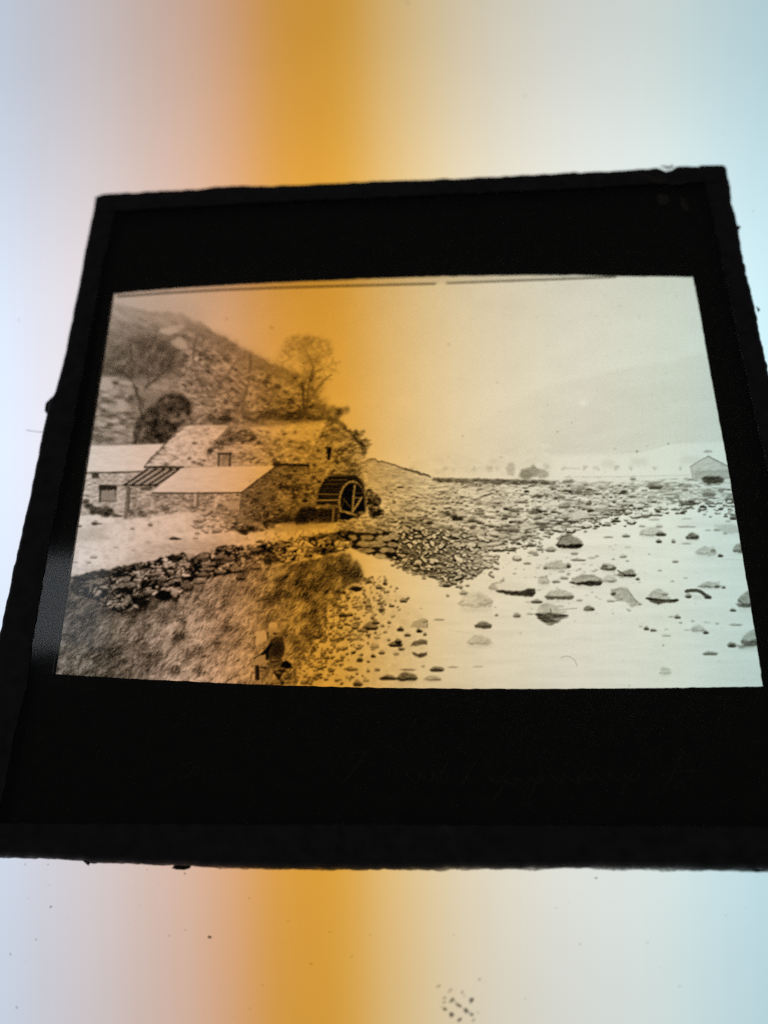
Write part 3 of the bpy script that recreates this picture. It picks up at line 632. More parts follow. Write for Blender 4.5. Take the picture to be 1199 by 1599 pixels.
# ---- dry stone wall -----------------------------------------------------------
wl = rough([(108, 906), (132, 896), (160, 890), (200, 882), (240, 876), (275, 866), (284, 862), (300, 872), (318, 862), (345, 852), (372, 852), (420, 848), (470, 840), (510, 832), (540, 828), (548, 842), (544, 858), (520, 866), (480, 872), (430, 880), (390, 888), (340, 900), (300, 910), (284, 926), (240, 930), (222, 948), (196, 958), (172, 952), (150, 938), (112, 926)], 1.6, 5)
tw = laid(12.5, 6.0, -.16, 111, .36, 3); tw2 = laid(10, 5.0, -.14, 112, .30, 2.5)
k = np.clip((XX-360)/90, 0, 1); tw = tw*(1-k)+tw2*k
lf = np.clip((XX-130)/110, 0, 1); tw = tw*(.82+.36*lf)
tw = tw*(1-.45*np.clip((vnoise(24, 10, 3, -.2, 113)-.35)/.6, 0, 1))
lay(wl, np.clip(tw, .05, .9), 1, 1.2)
lay(rough([(110, 908), (150, 894), (200, 886), (246, 880), (230, 892), (180, 896), (140, 912), (112, 930)], 2, 6), .22, .28, 3)
for (x0, y0, x1, y1, g) in [(242, 922, 270, 938, .07), (206, 930, 232, 948, .09), (196, 940, 206, 950, .1), (262, 866, 282, 878, .14), (140, 892, 175, 899, .2), (176, 896, 206, 902, .12), (220, 904, 228, 922, .1), (186, 914, 198, 926, .12), (298, 894, 310, 904, .12), (216, 884, 240, 890, .16), (296, 872, 306, 884, .2), (336, 862, 350, 870, .16)]:
    lay(rough(ell((x0+x1)/2, (y0+y1)/2, (x1-x0)/2, (y1-y0)/2, 14, .1), 1, 3), g, .9, 1.4)
for (cx, cy, rx, ry, ro, g) in [(158, 907, 14, 5, -.25, .58), (198, 904, 10, 4, -.3, .66), (190, 915, 10, 5, -.2, .60), (205, 914, 9, 5, -.2, .56), (268, 894, 7, 4, 0, .6), (242, 896, 9, 4, -.2, .62), (265, 910, 13, 4, -.25, .66), (222, 928, 15, 4, -.2, .42), (274, 926, 6, 9, .1, .78), (292, 912, 9, 8, 0, .5), (278, 899, 8, 3, 0, .66), (272, 884, 4, 4, 0, .78),
                                (292, 880, 6, 7, 0, .76), (298, 869, 8, 5, -.6, .74), (316, 869, 11, 6, -.2, .52), (345, 868, 8, 5, 0, .6), (326, 889, 13, 3, -.1, .66), (344, 892, 11, 4, 0, .66), (318, 896, 10, 4, -.1, .58), (366, 888, 11, 5, -.1, .62), (376, 900, 9, 4, 0, .5), (398, 884, 9, 4, 0, .6), (198, 942, 5, 5, -.5, .62), (172, 930, 8, 4, -.3, .46), (254, 906, 8, 3, 0, .5), (312, 908, 8, 3, 0, .6), (360, 872, 12, 3, 0, .6), (328, 880, 12, 2.5, 0, .66), (402, 858, 10, 3, 0, .6), (440, 852, 10, 3, 0, .66)]:
    blob(cx+1, cy+ry*.8, rx*1.05, ry*.8, .13, .7, 1.1, .1, ro)
    lay(rough(ell(cx, cy, rx*.85, ry*.85, 12, .16, ro), .5, 3), np.clip(g-.02+.07*GRAIN, .1, .9), .82, 1.1)

# ---- shingle beach -----------------------------------------------------------
beach = [(566, 902), (606, 918), (640, 930), (640, 944), (615, 958), (668, 964), (668, 1030), (640, 1040), (660, 1064), (600, 1090), (436, 1090), (452, 1058), (466, 1034), (500, 1006), (508, 970), (520, 945), (540, 925)]
lay(rough(beach, 2, 6), .925+.02*MED, .8, 5)
for _ in range(540):
    t = rng.random(); y = 900+170*t; xl = np.interp(y, [900, 925, 960, 1000, 1030, 1070], [560, 522, 505, 488, 462, 440]); xr = np.interp(y, [900, 930, 960, 1000, 1040, 1070], [600, 640, 625, 610, 570, 590])
    x = xl+(xr-xl)*rng.beta(1.0, 1.6); s = .7+.6*t; L = rng.gamma(1.9, 1.15)*s+1.1
    g = rng.uniform(.24, .58)
    blob(x, y, L*.7, L*.38+.5, g, .8, .7, .25, -.15)
    if L > 3: blob(x-.5, y-L*.3, L*.5, L*.22, .9, .6, .6)
for _ in range(90):
    y = rng.uniform(905, 1068); xl = np.interp(y, [900, 925, 960, 1000, 1030, 1070], [560, 522, 505, 488, 462, 440]); x = xl+rng.normal(6, 9)
    line([(x, y), (x+rng.uniform(-1, 5), y-rng.uniform(4, 10))], 1.2, rng.choice([.3, .4]), .5, .8); blob(x, y, 4, 2, .36, .5, 1.2)
for a in [(605, 1000, 630, 1010, .12), (616, 996, 628, 1006, .10), (620, 1008, 633, 1016, .36), (612, 1014, 624, 1024, .62), (649, 980, 661, 988, .12), (660, 986, 667, 993, .3), (630, 988, 642, 994, .3), (619, 977, 631, 986, .24), (590, 1053, 621, 1062, .26), (568, 970, 592, 984, .26), (580, 968, 594, 975, .22), (547, 972, 562, 983, .3), (528, 955, 545, 964, .28), (540, 956, 552, 962, .2),
          (623, 933, 637, 941, .3), (606, 943, 617, 948, .26), (590, 946, 603, 955, .32), (597, 905, 606, 914, .3), (586, 912, 598, 920, .24), (545, 912, 567, 923, .16), (570, 902, 582, 911, .34), (524, 918, 532, 925, .24), (533, 920, 541, 927, .26), (578, 958, 586, 968, .4), (604, 968, 611, 974, .3), (568, 940, 582, 949, .34), (588, 938, 600, 944, .36), (526, 944, 542, 950, .4), (548, 944, 562, 950, .42), (556, 1024, 568, 1034, .3), (540, 1040, 556, 1048, .36), (578, 1020, 588, 1027, .26), (590, 1014, 602, 1022, .34), (494, 1038, 506, 1046, .3), (512, 1042, 522, 1050, .34), (530, 1022, 540, 1028, .34), (550, 1060, 568, 1072, .3), (572, 1042, 578, 1050, .34), (584, 1042, 594, 1048, .36), (604, 996, 610, 1001, .3), (597, 983, 606, 989, .5), (500, 1020, 508, 1026, .4)]: dash(*a)
blob(555, 913, 7, 2.4, .84, .9, .8)
lay(rough([(646, 970), (660, 966), (667, 968), (667, 981), (640, 980)], .4, 4), .72+.05*GRAIN, .85, .8); line([(661, 972), (667, 970), (667, 980)], 1.5, .4, .7)
lay(rough([(644, 1003), (656, 998), (667, 999), (667, 1006), (640, 1009)], .4, 4), .45+.08*GRAIN, .9, .8)
lay(rough([(642, 1018), (652, 1021), (667, 1018), (667, 1025), (655, 1027), (645, 1023)], .4, 4), .36+.08*GRAIN, .9, .8)
boulder(618, 1050, 652, 1063, .46, .26, .35)
dash(622, 1044, 652, 1047, .4); dash(670, 1040, 695, 1049, .28); dash(697, 1039, 718, 1043, .66); boulder(660, 1055, 690, 1063, .74, .55, .3); dash(735, 1039, 757, 1042, .74)
dash(675, 965, 697, 969, .62); dash(696, 927, 702, 932, .36); dash(654, 948, 661, 951, .7); dash(657, 1036, 664, 1042, .6)
# a fault line in the print

# ---- stones straggling from the bank into the water
shore = np.array([(742, 868), (770, 857), (800, 848), (838, 836), (870, 828), (905, 818), (950, 806), (985, 800), (1040, 789), (1100, 790), (1155, 796)], float)
sd = np.r_[0, np.cumsum(np.hypot(*np.diff(shore, axis=0).T))]
pts_ = []
for _ in range(270):
    q = rng.uniform(0, sd[-1]); x = np.interp(q, sd, shore[:, 0]); y = np.interp(q, sd, shore[:, 1])+rng.normal(-1, 6)+rng.exponential(4)-2
    pts_.append((y, x+rng.normal(0, 6)))
for y, x in sorted(pts_):
    L = rng.gamma(2.5, 2.2)+2; h = L*rng.uniform(.22, .42)+.8
    if rng.random() < .55: dash(x, y, x+L, y+h, rng.uniform(.14, .45), .85, .5)
    else: rock(x, y, L, h*1.3, rng.uniform(.82, .93), rng.uniform(.15, .4), .85, .5, rng.normal(.05, .1))
for _ in range(46):      # pale slabs of the strand
    q = rng.uniform(0, sd[-1]*.75); x = np.interp(q, sd, shore[:, 0]); y = np.interp(q, sd, shore[:, 1])-rng.uniform(4, 26)
    L = rng.uniform(8, 22); rock(x, y, L, L*.28, rng.uniform(.84, .93), rng.uniform(.25, .45), .6, .7, rng.normal(.05, .1))

for _ in range(110):     # loose stones below the rubble heap
    t = rng.random(); x = 612+165*t+rng.normal(0, 5); y = np.interp(x, [600, 640, 672, 702, 742, 766, 780], [868, 889, 900, 908, 898, 886, 868])+rng.normal(-2, 4)+rng.exponential(3)*(.3+t)
    sz = rng.gamma(2.5, 1.6)+1.5
    if rng.random() < .5: rock(x, y, sz, sz*.5, rng.uniform(.66, .9), rng.uniform(.08, .3), .85, .6, rng.normal(.2, .3))
    else: dash(x, y, x+sz, y+sz*.4+.8, rng.uniform(.12, .4), .8, .7)
for _ in range(120):     # broken fragments among the boulders
    x = rng.normal(900, 75); y = 895+(x-900)*.05+rng.normal(0, 28)
    if not (770 < x < 1140 and 845 < y < 1000): continue
    sz = rng.gamma(1.6, 1.8)+1.2; dash(x, y, x+sz*1.6, y+sz*.45+.6, rng.uniform(.3, .7), .6, .8)

# ---- boulders in the lake ---------------------------------------------------------
boulder(867, 834, 910, 856, .56, .16, .30, 0, .42); line([(870, 850), (878, 838), (888, 835)], 1.4, .3, .7)
boulder(996, 822, 1036, 837, .82, .66, .25, 0, .45); dash(1022, 830, 1041, 837, .24); dash(1022, 816, 1036, 824, .6); dash(996, 819, 1008, 823, .5)
for a in [(1022, 841, 1034, 848, .22), (1047, 841, 1055, 848, .34), (1052, 820, 1090, 823.5, .62), (1119, 864, 1129, 870, .22), (999, 803, 1015, 809, .45), (1010, 808, 1034, 813, .76), (1044, 792, 1064, 797, .40), (1058, 781, 1090, 789, .32), (1072, 778, 1086, 786, .34), (940, 837, 958, 840, .55), (969, 833, 984, 839, .36), (966, 865, 980, 871, .5), (1048, 874, 1060, 878.5, .36), (889, 872, 916, 876, .42), (850, 853, 870, 862, .42), (836, 855, 852, 860, .42),
          (889, 858, 903, 867, .6), (1132, 799, 1143, 803, .6), (1130, 811, 1142, 815, .6), (1112, 824, 1126, 829, .45), (1065, 808, 1082, 811, .74), (1098, 826, 1112, 829, .66), (1062, 846, 1080, 850, .7), (1128, 831, 1136, 834, .5), (840, 846, 846, 850, .5), (830, 862, 842, 868, .5), (876, 828, 884, 832, .5), (874, 821, 884, 825, .5)]: dash(*a)
boulder(1070, 831, 1091, 842, .50, .28, .4, 0, .5)
lay(rough([(1112, 820), (1140, 818), (1155, 824), (1155, 832), (1130, 833)], .6, 4), .80+.03*GRAIN, .8, 1.2)
boulder(1084, 852, 1118, 867, .80, .72, .3); dash(1108, 852, 1118, 862, .5, .7)
boulder(1143, 848, 1166, 863, .62, .44, .3)
boulder(848, 876, 891, 889, .76, .68, .3); dash(847, 883, 855, 889, .30); dash(883, 878, 892, 887, .26)
boulder(936, 879, 962, 891, .66, .34, .4, 0, .35); dash(938, 880, 950, 886, .32)
boulder(963, 889, 993, 901, .56, .24, .35, 0, .7); dash(991, 901, 999, 906, .26); line([(964, 891), (976, 898), (990, 900)], 1.8, .26, .8)
boulder(838, 899, 858, 912, .80, .72, .25); line([(839, 902), (853, 901), (856, 908)], 1.2, .6, .6); dash(860, 906, 876, 910, .32); dash(872, 899, 888, 905, .6)
boulder(889, 896, 941, 914, .68, .20, .34, 0, .5); dash(930, 902, 941, 912, .25); line([(906, 900), (920, 899), (934, 902)], 1.2, .5, .5)
boulder(938, 898, 963, 909, .80, .66, .3); dash(947, 905, 960, 909, .42)
# long low rock with pale top
line(rough([(763, 918), (770, 912), (782, 909), (786, 908), (786, 903)], .5, 4, False), 2.2, .62, .7, 1)
lay([(772, 912), (790, 908), (815, 910), (832, 918), (832, 922), (775, 922)], .92, .7, 2); boulder(762, 911, 776, 921, .74, .66, .3)
lay(rough([(774, 921), (785, 921), (800, 923), (818, 922), (826, 918), (834, 919), (836, 926), (832, 931), (812, 931), (790, 928), (776, 925)], .5, 4), .22+.05*GRAIN, .92, 1.0)
# cluster beneath
boulder(850, 920, 896, 936, .76, .38, .32, 0, .5); dash(849, 929, 860, 933, .36); dash(876, 927, 890, 932, .5); dash(826, 935, 848, 942, .30); dash(898, 934, 910, 939, .55); dash(818, 938, 830, 941, .7)
lay(rough([(838, 958), (842, 944), (856, 940), (872, 950), (886, 956), (870, 962)], .7, 4), .76+.06*GRAIN, .85, 1.2)
lay(rough([(834, 958), (850, 957), (872, 958), (888, 962), (874, 970), (862, 976), (852, 974), (842, 968)], .6, 4), .42+.09*vnoise(10, 2.2, 2, 0, 121), .92, 1.1)
line([(836, 959), (856, 960), (886, 961)], 2, .26, .8); line([(859, 951), (860, 960)], 1.8, .36, .7); line([(874, 952), (900, 950)], 1.8, .66, .6); dash(820, 956, 836, 960, .64); dash(866, 944, 882, 948, .72)
boulder(910, 946, 928, 954, .48, .32, .4); boulder(801, 956, 813, 964, .62, .42, .4)
# leaning slab
lay(rough([(953, 920), (966, 916), (978, 917), (984, 926), (994, 938), (1000, 944), (985, 948), (976, 940), (962, 936), (954, 928)], .7, 4), .72+.06*GRAIN, .92, 1.0)
dash(952, 920, 962, 930, .36); line([(980, 922), (990, 936), (998, 943)], 1.6, .52, .6); dash(996, 940, 1002, 945, .5); dash(946, 935, 960, 940, .5); line([(960, 939), (972, 935)], 1.4, .5, .6); dash(932, 934, 940, 936, .66)
# peaked rock with its reflection
lay(rough([(1008, 934), (1018, 922), (1026, 918), (1036, 924), (1044, 932), (1050, 936), (1030, 938)], .5, 4), .74+.06*GRAIN, .9, 1.0); dash(1032, 924, 1044, 930, .5)
lay(rough([(1007, 933.5), (1024, 935), (1040, 937), (1056, 935), (1060, 938), (1052, 941), (1040, 941), (1028, 944), (1016, 941)], .4, 4), .28+.06*vnoise(9, 2, 2, 0, 122), .92, .9)
line([(1009, 934), (1034, 937), (1058, 937)], 1.8, .16, .8)
# arched rock
line(rough([(1070, 923), (1082, 922), (1092, 923), (1100, 929), (1108, 933)], .5, 4, False), 5, .36, .9, 1.1); dash(1068, 926, 1080, 934, .22); dash(1098, 928, 1110, 935, .26); lay([(1080, 928), (1094, 930), (1098, 936), (1082, 936)], .86, .6, 1.4)
boulder(1088, 908, 1126, 918, .76, .62, .35); dash(1114, 912, 1123, 918, .38); dash(1125, 914, 1133, 919, .30); dash(1098, 911, 1104, 917, .5)
boulder(1149, 924, 1178, 948, .62, .40, .25, 0, .6); line([(1152, 937), (1160, 943), (1172, 946)], 2.4, .42, .7, 1)
for a in [(1138, 949, 1150, 955, .34), (1052, 959, 1063, 966, .30), (1042, 961, 1053, 964, .55), (1004, 977, 1014, 984, .24), (1014, 981, 1026, 986, .26), (1031, 990, 1050, 994, .66), (1080, 980, 1089, 986, .34), (1096, 983, 1107, 990, .22), (1066, 981, 1080, 985, .76), (1136, 973, 1161, 977, .55), (1095, 1016, 1122, 1023, .46), (1078, 967, 1084, 971, .6), (1116, 972, 1122, 975, .55), (1096, 970, 1110, 973, .8), (996, 974, 1004, 980, .8), (1036, 980, 1044, 984, .82)]: dash(*a)
boulder(1078, 975, 1100, 986, .80, .66, .3); boulder(1027, 1041, 1046, 1053, .82, .76, .3, .3, .4)
boulder(1156, 982, 1190, 1008, .72, .50, .35, 0, .7); dash(1134, 1002, 1150, 1011, .30); lay(rough([(1146, 1006), (1160, 1008), (1176, 1000), (1190, 998), (1190, 1006), (1170, 1010), (1156, 1013)], .6, 4), .42+.06*GRAIN, .85, 1.6)
boulder(740, 970, 768, 981, .50, .36, .5, 0, .5); dash(742, 974, 766, 979, .30)
boulder(714, 924, 770, 949, .88, .80, .3, 0, .55); lay(rough([(744, 928), (756, 930), (768, 940), (762, 947), (748, 946)], .6, 4), .76+.05*GRAIN, .7, 2); dash(716, 921, 732, 929, .48); line([(715, 942), (724, 938)], 1.4, .66, .6); line([(750, 946), (764, 942), (769, 938)], 1.6, .6, .6)
boulder(729, 992, 769, 1007, .82, .74, .3); line([(700, 983), (740, 990)], 1.2, .84, .5)
dash(772, 958, 778, 962, .4)
line([(1125, 873), (1160, 874)], .9, .78, .5); line([(926, 800), (960, 806)], 1, .6, .3)

# ---- the angler --------------------------------------------------------------------
lay(rough([(403, 1025), (414, 1026), (418, 1038), (390, 1038)], .5, 4), .72, .85, 1.2)
lay([(398, 987), (405, 986), (413, 983.5), (415.5, 988), (417, 996), (415, 1001), (410, 1001), (406, 1004), (402, 1009), (399, 1006), (401, 997)], .85, .95, 1.1)
lay([(423, 998), (430, 994), (442, 995), (445, 1008), (444, 1020), (440, 1028), (432, 1032), (422, 1034), (418, 1026), (416, 1014)], .30+.03*GRAIN, .95, 1.0)
lay([(404, 1024), (412, 1016), (424, 1003), (428, 1006), (420, 1016), (419, 1032), (415, 1030), (415, 1022)], .11, .9, .9)
lay([(428, 1002), (436, 1000), (442, 1008), (440, 1020), (430, 1026), (424, 1020)], .19, .7, 2)
line([(404, 1024), (397, 1028)], 2, .3, .7)
lay(rough(ell(431, 1037, 13, 9), .6, 4), .44+.05*GRAIN, .92, 1.0); line([(424, 1034), (434, 1033), (440, 1030)], 1.8, .18, .85); line([(427, 1041), (437, 1037)], 1.6, .24, .7)
lay(rough(ell(447, 1039, 8.6, 6.4), .4, 3), .08, .95, .9); lay([(426, 1048), (440, 1045), (450, 1043), (440, 1054), (438, 1060), (444, 1068), (440, 1069), (432, 1058)], .14, .9, 1.0)
lay(box(398.5, 1039, 405.5, 1062), .15, .9, 1.0); line([(408, 1042), (416, 1043)], 2.4, .16, .8)
lay(rough(ell(424, 984, 24, 22), 2, 5), .40, .35, 5); lay(ell(426.5, 977, 7.6, 6.2, 16, .02), .88, .97, 1.1); lay(ell(427.5, 982.5, 9.5, 3, 14, .03, .08), .80, .9, 1.0); line([(420, 985), (430, 986), (438, 985)], 2, .80, .8); lay(box(421, 986, 427, 992), .78, .7, .9); dash(426, 987, 434, 991, .2)
lay([(398, 987), (405, 986), (413, 983.5), (415.5, 988), (417, 996), (415, 1001), (410, 1001), (406, 1004), (402, 1009), (399, 1006), (401, 997)], .88, .95, .9); line([(418, 988), (418.5, 996)], 2.6, .26, .7); line([(398, 957), (399, 972), (398, 985)], 1, .80, .7); line([(406, 1035), (407, 1052), (407, 1068)], 1.2, .80, .75)
for _ in range(40):
    x = rng.uniform(408, 500); y = rng.uniform(1046, 1069)
    blob(x, y, rng.uniform(1.5, 4), rng.uniform(1, 2.2), rng.choice([.3, .4, .8, .84]), .5, .9)

# ---- edge line of the plate, specks, grain ------------------------------------------
lay([(150, 425), (186, 463.5), (260, 458), (340, 453.5), (430, 450), (560, 446.5), (680, 443), (800, 439), (880, 436.5), (965, 432.5), (965, 420)], .80, .55, 1.0)
line([(184, 463), (260, 457.5), (340, 453), (430, 449.5), (560, 446), (679, 443)], 3.2, .38, .9, 1.0)
line([(698, 442.2), (800, 438.4), (880, 435.6), (960, 432.5)], 3.0, .42, .9, .9)
for x, y, s, g in [(312.5, 562, 3.6, .10), (424, 512, 3, .55), (354, 498, 3, .68), (701, 538, 2.6, .66), (771, 552, 3, .8), (776, 597, 1.6, .5), (722, 681, 1.3, .3), (997, 494, 3, .76), (940, 506, 2, .72), (952, 506, 5, .80), (838, 495, 1.5, .66), (1039, 583, 4, .76), (1054, 626, 4, .76), (1037, 597, 3, .78), (782, 714, 3, .66), (870, 674, 1.4, .4), (892, 660, 1.2, .5), (959, 701, 1.3, .4), (994, 705, 2.4, .4), (1043, 693, 2, .4), (1056, 683, 1, .5), (1035, 1007.5, 1.5, .25), (812, 989, 1.2, .3), (982, 1071, 1.4, .5), (774, 685, 2, .8), (856, 462, 2, .86)]:
    blob(x, y, s*.85, s*.72, g+(.1 if s > 1.9 and g > .5 else .04), .7, .9, .15)
blob(911, 629, 6, 5, .97, .8, 2.4)
for _ in range(170):
    x = rng.uniform(560, 1170); y = rng.uniform(440, 1066); blob(x, y, rng.uniform(.5, 1.2), rng.uniform(.5, 1.0), rng.uniform(.55, .8), .55, .6)
line([(876, 1027), (882, 1024.5), (889, 1025.5), (896, 1030), (901, 1040)], 1.0, .62, .7, .6)
line([(823, 869), (830, 867.5)], 1.0, .6, .6)
CV = gblur(CV, .45)
CV = CV+.45*(CV-gblur(CV, 1.6))
CV += .004*FINE + .003*vnoise(1.3, 1.3, 1, 0, 140)
CV = np.clip(CV, .05, .99)
CV = np.clip(np.where(CV < .68, .68+(CV-.68)*1.13, .68+(CV-.68)*1.03), .04, .985)

# ------------------------------------------------------------------ MATERIALS
def lin(c): return tuple(((v/255)/12.92 if v/255 <= .04045 else ((v/255+.055)/1.055)**2.4) for v in c)
def mat(name):
    m = bpy.data.materials.new(name); m.use_nodes = True; nt = m.node_tree
    for n in list(nt.nodes): nt.nodes.remove(n)
    out = nt.nodes.new('ShaderNodeOutputMaterial')
    return m, nt, out
def N(nt, kind, **kw):
    n = nt.nodes.new(kind)
    for k, v in kw.items(): setattr(n, k, v)
    return n
def MATH(nt, op, a, b=None, clamp=False):
    n = nt.nodes.new('ShaderNodeMath'); n.operation = op; n.use_clamp = clamp
    for i, v in enumerate((a, b)):
        if v is None: continue
        if hasattr(v, 'links'): nt.links.new(v, n.inputs[i])
        else: n.inputs[i].default_value = v
    return n.outputs[0]

# the light box: an opal sheet lit from inside. The camera's flicker banding is painted into its glow as
# slanting coloured zones: cool, rosy, a strong amber zone, cream and pale blue-green
PANEL_X = [0, 60, 150, 220, 300, 370, 430, 500, 550, 600, 660, 720, 800, 880, 960, 1040, 1100, 1199]
PANEL_C = [(200, 213, 228), (203, 203, 215), (206, 197, 196), (206, 184, 176), (209, 175, 154), (212, 160, 114), (211, 152, 62), (210, 150, 52), (213, 160, 66),
           (216, 178, 112), (217, 193, 146), (216, 202, 173), (216, 211, 195), (214, 216, 208), (213, 219, 216), (207, 221, 217), (198, 219, 222), (182, 212, 220)]
def make_panel():
    m, nt, out = mat('lit_opal_sheet')
    tc = N(nt, 'ShaderNodeTexCoord'); sep = N(nt, 'ShaderNodeSeparateXYZ'); nt.links.new(tc.outputs['Object'], sep.inputs[0])
    X, Y = sep.outputs[0], sep.outputs[1]
    # painted zones fan out by the camera projection, so their edges look upright
    q0 = (np.array([0, 0, 0.])-CAM) @ RC; qx = RC[0]*1000; qy = RC[1]*1000
    num = MATH(nt, 'ADD', MATH(nt, 'ADD', MATH(nt, 'MULTIPLY', X, float(-qx[0])), MATH(nt, 'MULTIPLY', Y, float(-qy[0]))), float(-q0[0]))
    den = MATH(nt, 'ADD', MATH(nt, 'ADD', MATH(nt, 'MULTIPLY', X, float(qx[2])), MATH(nt, 'MULTIPLY', Y, float(qy[2]))), float(q0[2]))
    u = MATH(nt, 'ADD', MATH(nt, 'MULTIPLY', MATH(nt, 'DIVIDE', num, den), FPX/1600.0), (W0/2+200)/1600.0)
    ns = N(nt, 'ShaderNodeTexNoise'); ns.inputs['Scale'].default_value = 14; ns.inputs['Detail'].default_value = 1
    nt.links.new(tc.outputs['Object'], ns.inputs['Vector'])
    u = MATH(nt, 'ADD', u, MATH(nt, 'MULTIPLY', MATH(nt, 'SUBTRACT', ns.outputs[0], .5), .006))
    cr = N(nt, 'ShaderNodeValToRGB'); el = cr.color_ramp.elements
    while len(el) > 1: el.remove(el[-1])
    for i, (x, c) in enumerate(zip(PANEL_X, PANEL_C)):
        e = el[0] if i == 0 else el.new((x+200)/1600.0)
        e.position = (x+200)/1600.0; e.color = lin(c)+(1,)
    cr.color_ramp.interpolation = 'B_SPLINE'
    nt.links.new(u, cr.inputs[0])
    # brighter towards the middle of the sheet
    r2 = MATH(nt, 'ADD', MATH(nt, 'POWER', MATH(nt, 'ABSOLUTE', MATH(nt, 'DIVIDE', X, .068)), 2.0),
              MATH(nt, 'POWER', MATH(nt, 'ABSOLUTE', MATH(nt, 'DIVIDE', MATH(nt, 'SUBTRACT', Y, .005), .033)), 2.0))
    fall = MATH(nt, 'ADD', MATH(nt, 'MULTIPLY', MATH(nt, 'POWER', 2.71828, MATH(nt, 'MULTIPLY', r2, -.5)), .64), .85)
    f2 = N(nt, 'ShaderNodeTexNoise'); f2.inputs['Scale'].default_value = 60; f2.inputs['Detail'].default_value = 4
    nt.links.new(tc.outputs['Object'], f2.inputs['Vector'])
    fall = MATH(nt, 'MULTIPLY', fall, MATH(nt, 'ADD', MATH(nt, 'MULTIPLY', f2.outputs[0], .05), .975))
    p = N(nt, 'ShaderNodeBsdfPrincipled'); p.inputs['Base Color'].default_value = (.10, .10, .10, 1); p.inputs['Roughness'].default_value = .5
    p.inputs['Specular IOR Level'].default_value = .1
    nt.links.new(cr.outputs[0], p.inputs['Emission Color']); nt.links.new(fall, p.inputs['Emission Strength'])
    nt.links.new(p.outputs[0], out.inputs[0])
    return m
def make_clear():
    m, nt, out = mat('clear_base_glass')
    tr = N(nt, 'ShaderNodeBsdfTransparent'); tr.inputs[0].default_value = (.975, .98, .972, 1); nt.links.new(tr.outputs[0], out.inputs[0]); return m
def make_glass(rough=.07):
    m, nt, out = mat('clear_glass')
    ge = N(nt, 'ShaderNodeNewGeometry'); dt = N(nt, 'ShaderNodeVectorMath', operation='DOT_PRODUCT')
    nt.links.new(ge.outputs['Normal'], dt.inputs[0]); nt.links.new(ge.outputs['Incoming'], dt.inputs[1])
    fac = MATH(nt, 'ADD', MATH(nt, 'MULTIPLY', MATH(nt, 'POWER', MATH(nt, 'SUBTRACT', 1.0, MATH(nt, 'ABSOLUTE', dt.outputs['Value']), True), 5.0), .96), .04)
    tr = N(nt, 'ShaderNodeBsdfTransparent'); tr.inputs[0].default_value = (.985, .99, .985, 1)
    gl = N(nt, 'ShaderNodeBsdfGlossy'); gl.inputs['Roughness'].default_value = rough
    mx = N(nt, 'ShaderNodeMixShader'); nt.links.new(fac, mx.inputs[0]); nt.links.new(tr.outputs[0], mx.inputs[1]); nt.links.new(gl.outputs[0], mx.inputs[2])
    nt.links.new(mx.outputs[0], out.inputs[0]); return m
def make_print():
    m, nt, out = mat('silver_gelatin_print')
    at = N(nt, 'ShaderNodeAttribute', attribute_name='silver', attribute_type='GEOMETRY')
    tr = N(nt, 'ShaderNodeBsdfTransparent'); nt.links.new(at.outputs['Color'], tr.inputs[0]); nt.links.new(tr.outputs[0], out.inputs[0])
    return m
def make_paper(name, col, rough, wear=0, wcol=(.1, .09, .08), scale=900, bump=.25, spec=.3):
    m, nt, out = mat(name)
    tc = N(nt, 'ShaderNodeTexCoord')
    n1 = N(nt, 'ShaderNodeTexNoise'); n1.inputs['Scale'].default_value = scale; n1.inputs['Detail'].default_value = 5
    n2 = N(nt, 'ShaderNodeTexNoise'); n2.inputs['Scale'].default_value = scale*.13; n2.inputs['Detail'].default_value = 6; n2.inputs['Roughness'].default_value = .65
    for n in (n1, n2): nt.links.new(tc.outputs['Object'], n.inputs['Vector'])
    cr = N(nt, 'ShaderNodeValToRGB'); e = cr.color_ramp.elements
    e[0].position = .3; e[0].color = tuple(c*.75 for c in col)+(1,); e[1].position = .75; e[1].color = tuple(c*1.3 for c in col)+(1,)
    nt.links.new(n1.outputs[0], cr.inputs[0]); colour = cr.outputs[0]
    if wear:
        wr = N(nt, 'ShaderNodeValToRGB'); w = wr.color_ramp.elements; w[0].position = 1-wear; w[0].color = (0, 0, 0, 1); w[1].position = min(1, 1-wear+.12); w[1].color = (1, 1, 1, 1)
        nt.links.new(n2.outputs[0], wr.inputs[0])
        mx = N(nt, 'ShaderNodeMixRGB'); mx.inputs[2].default_value = wcol+(1,); nt.links.new(wr.outputs[0], mx.inputs[0]); nt.links.new(colour, mx.inputs[1]); colour = mx.outputs[0]
    p = N(nt, 'ShaderNodeBsdfPrincipled'); p.inputs['Roughness'].default_value = rough; p.inputs['Specular IOR Level'].default_value = spec
    nt.links.new(colour, p.inputs['Base Color'])
    bp = N(nt, 'ShaderNodeBump'); bp.inputs['Strength'].default_value = bump; bp.inputs['Distance'].default_value = .00005
    nt.links.new(n1.outputs[0], bp.inputs['Height']); nt.links.new(bp.outputs[0], p.inputs['Normal'])
    nt.links.new(p.outputs[0], out.inputs[0]); return m
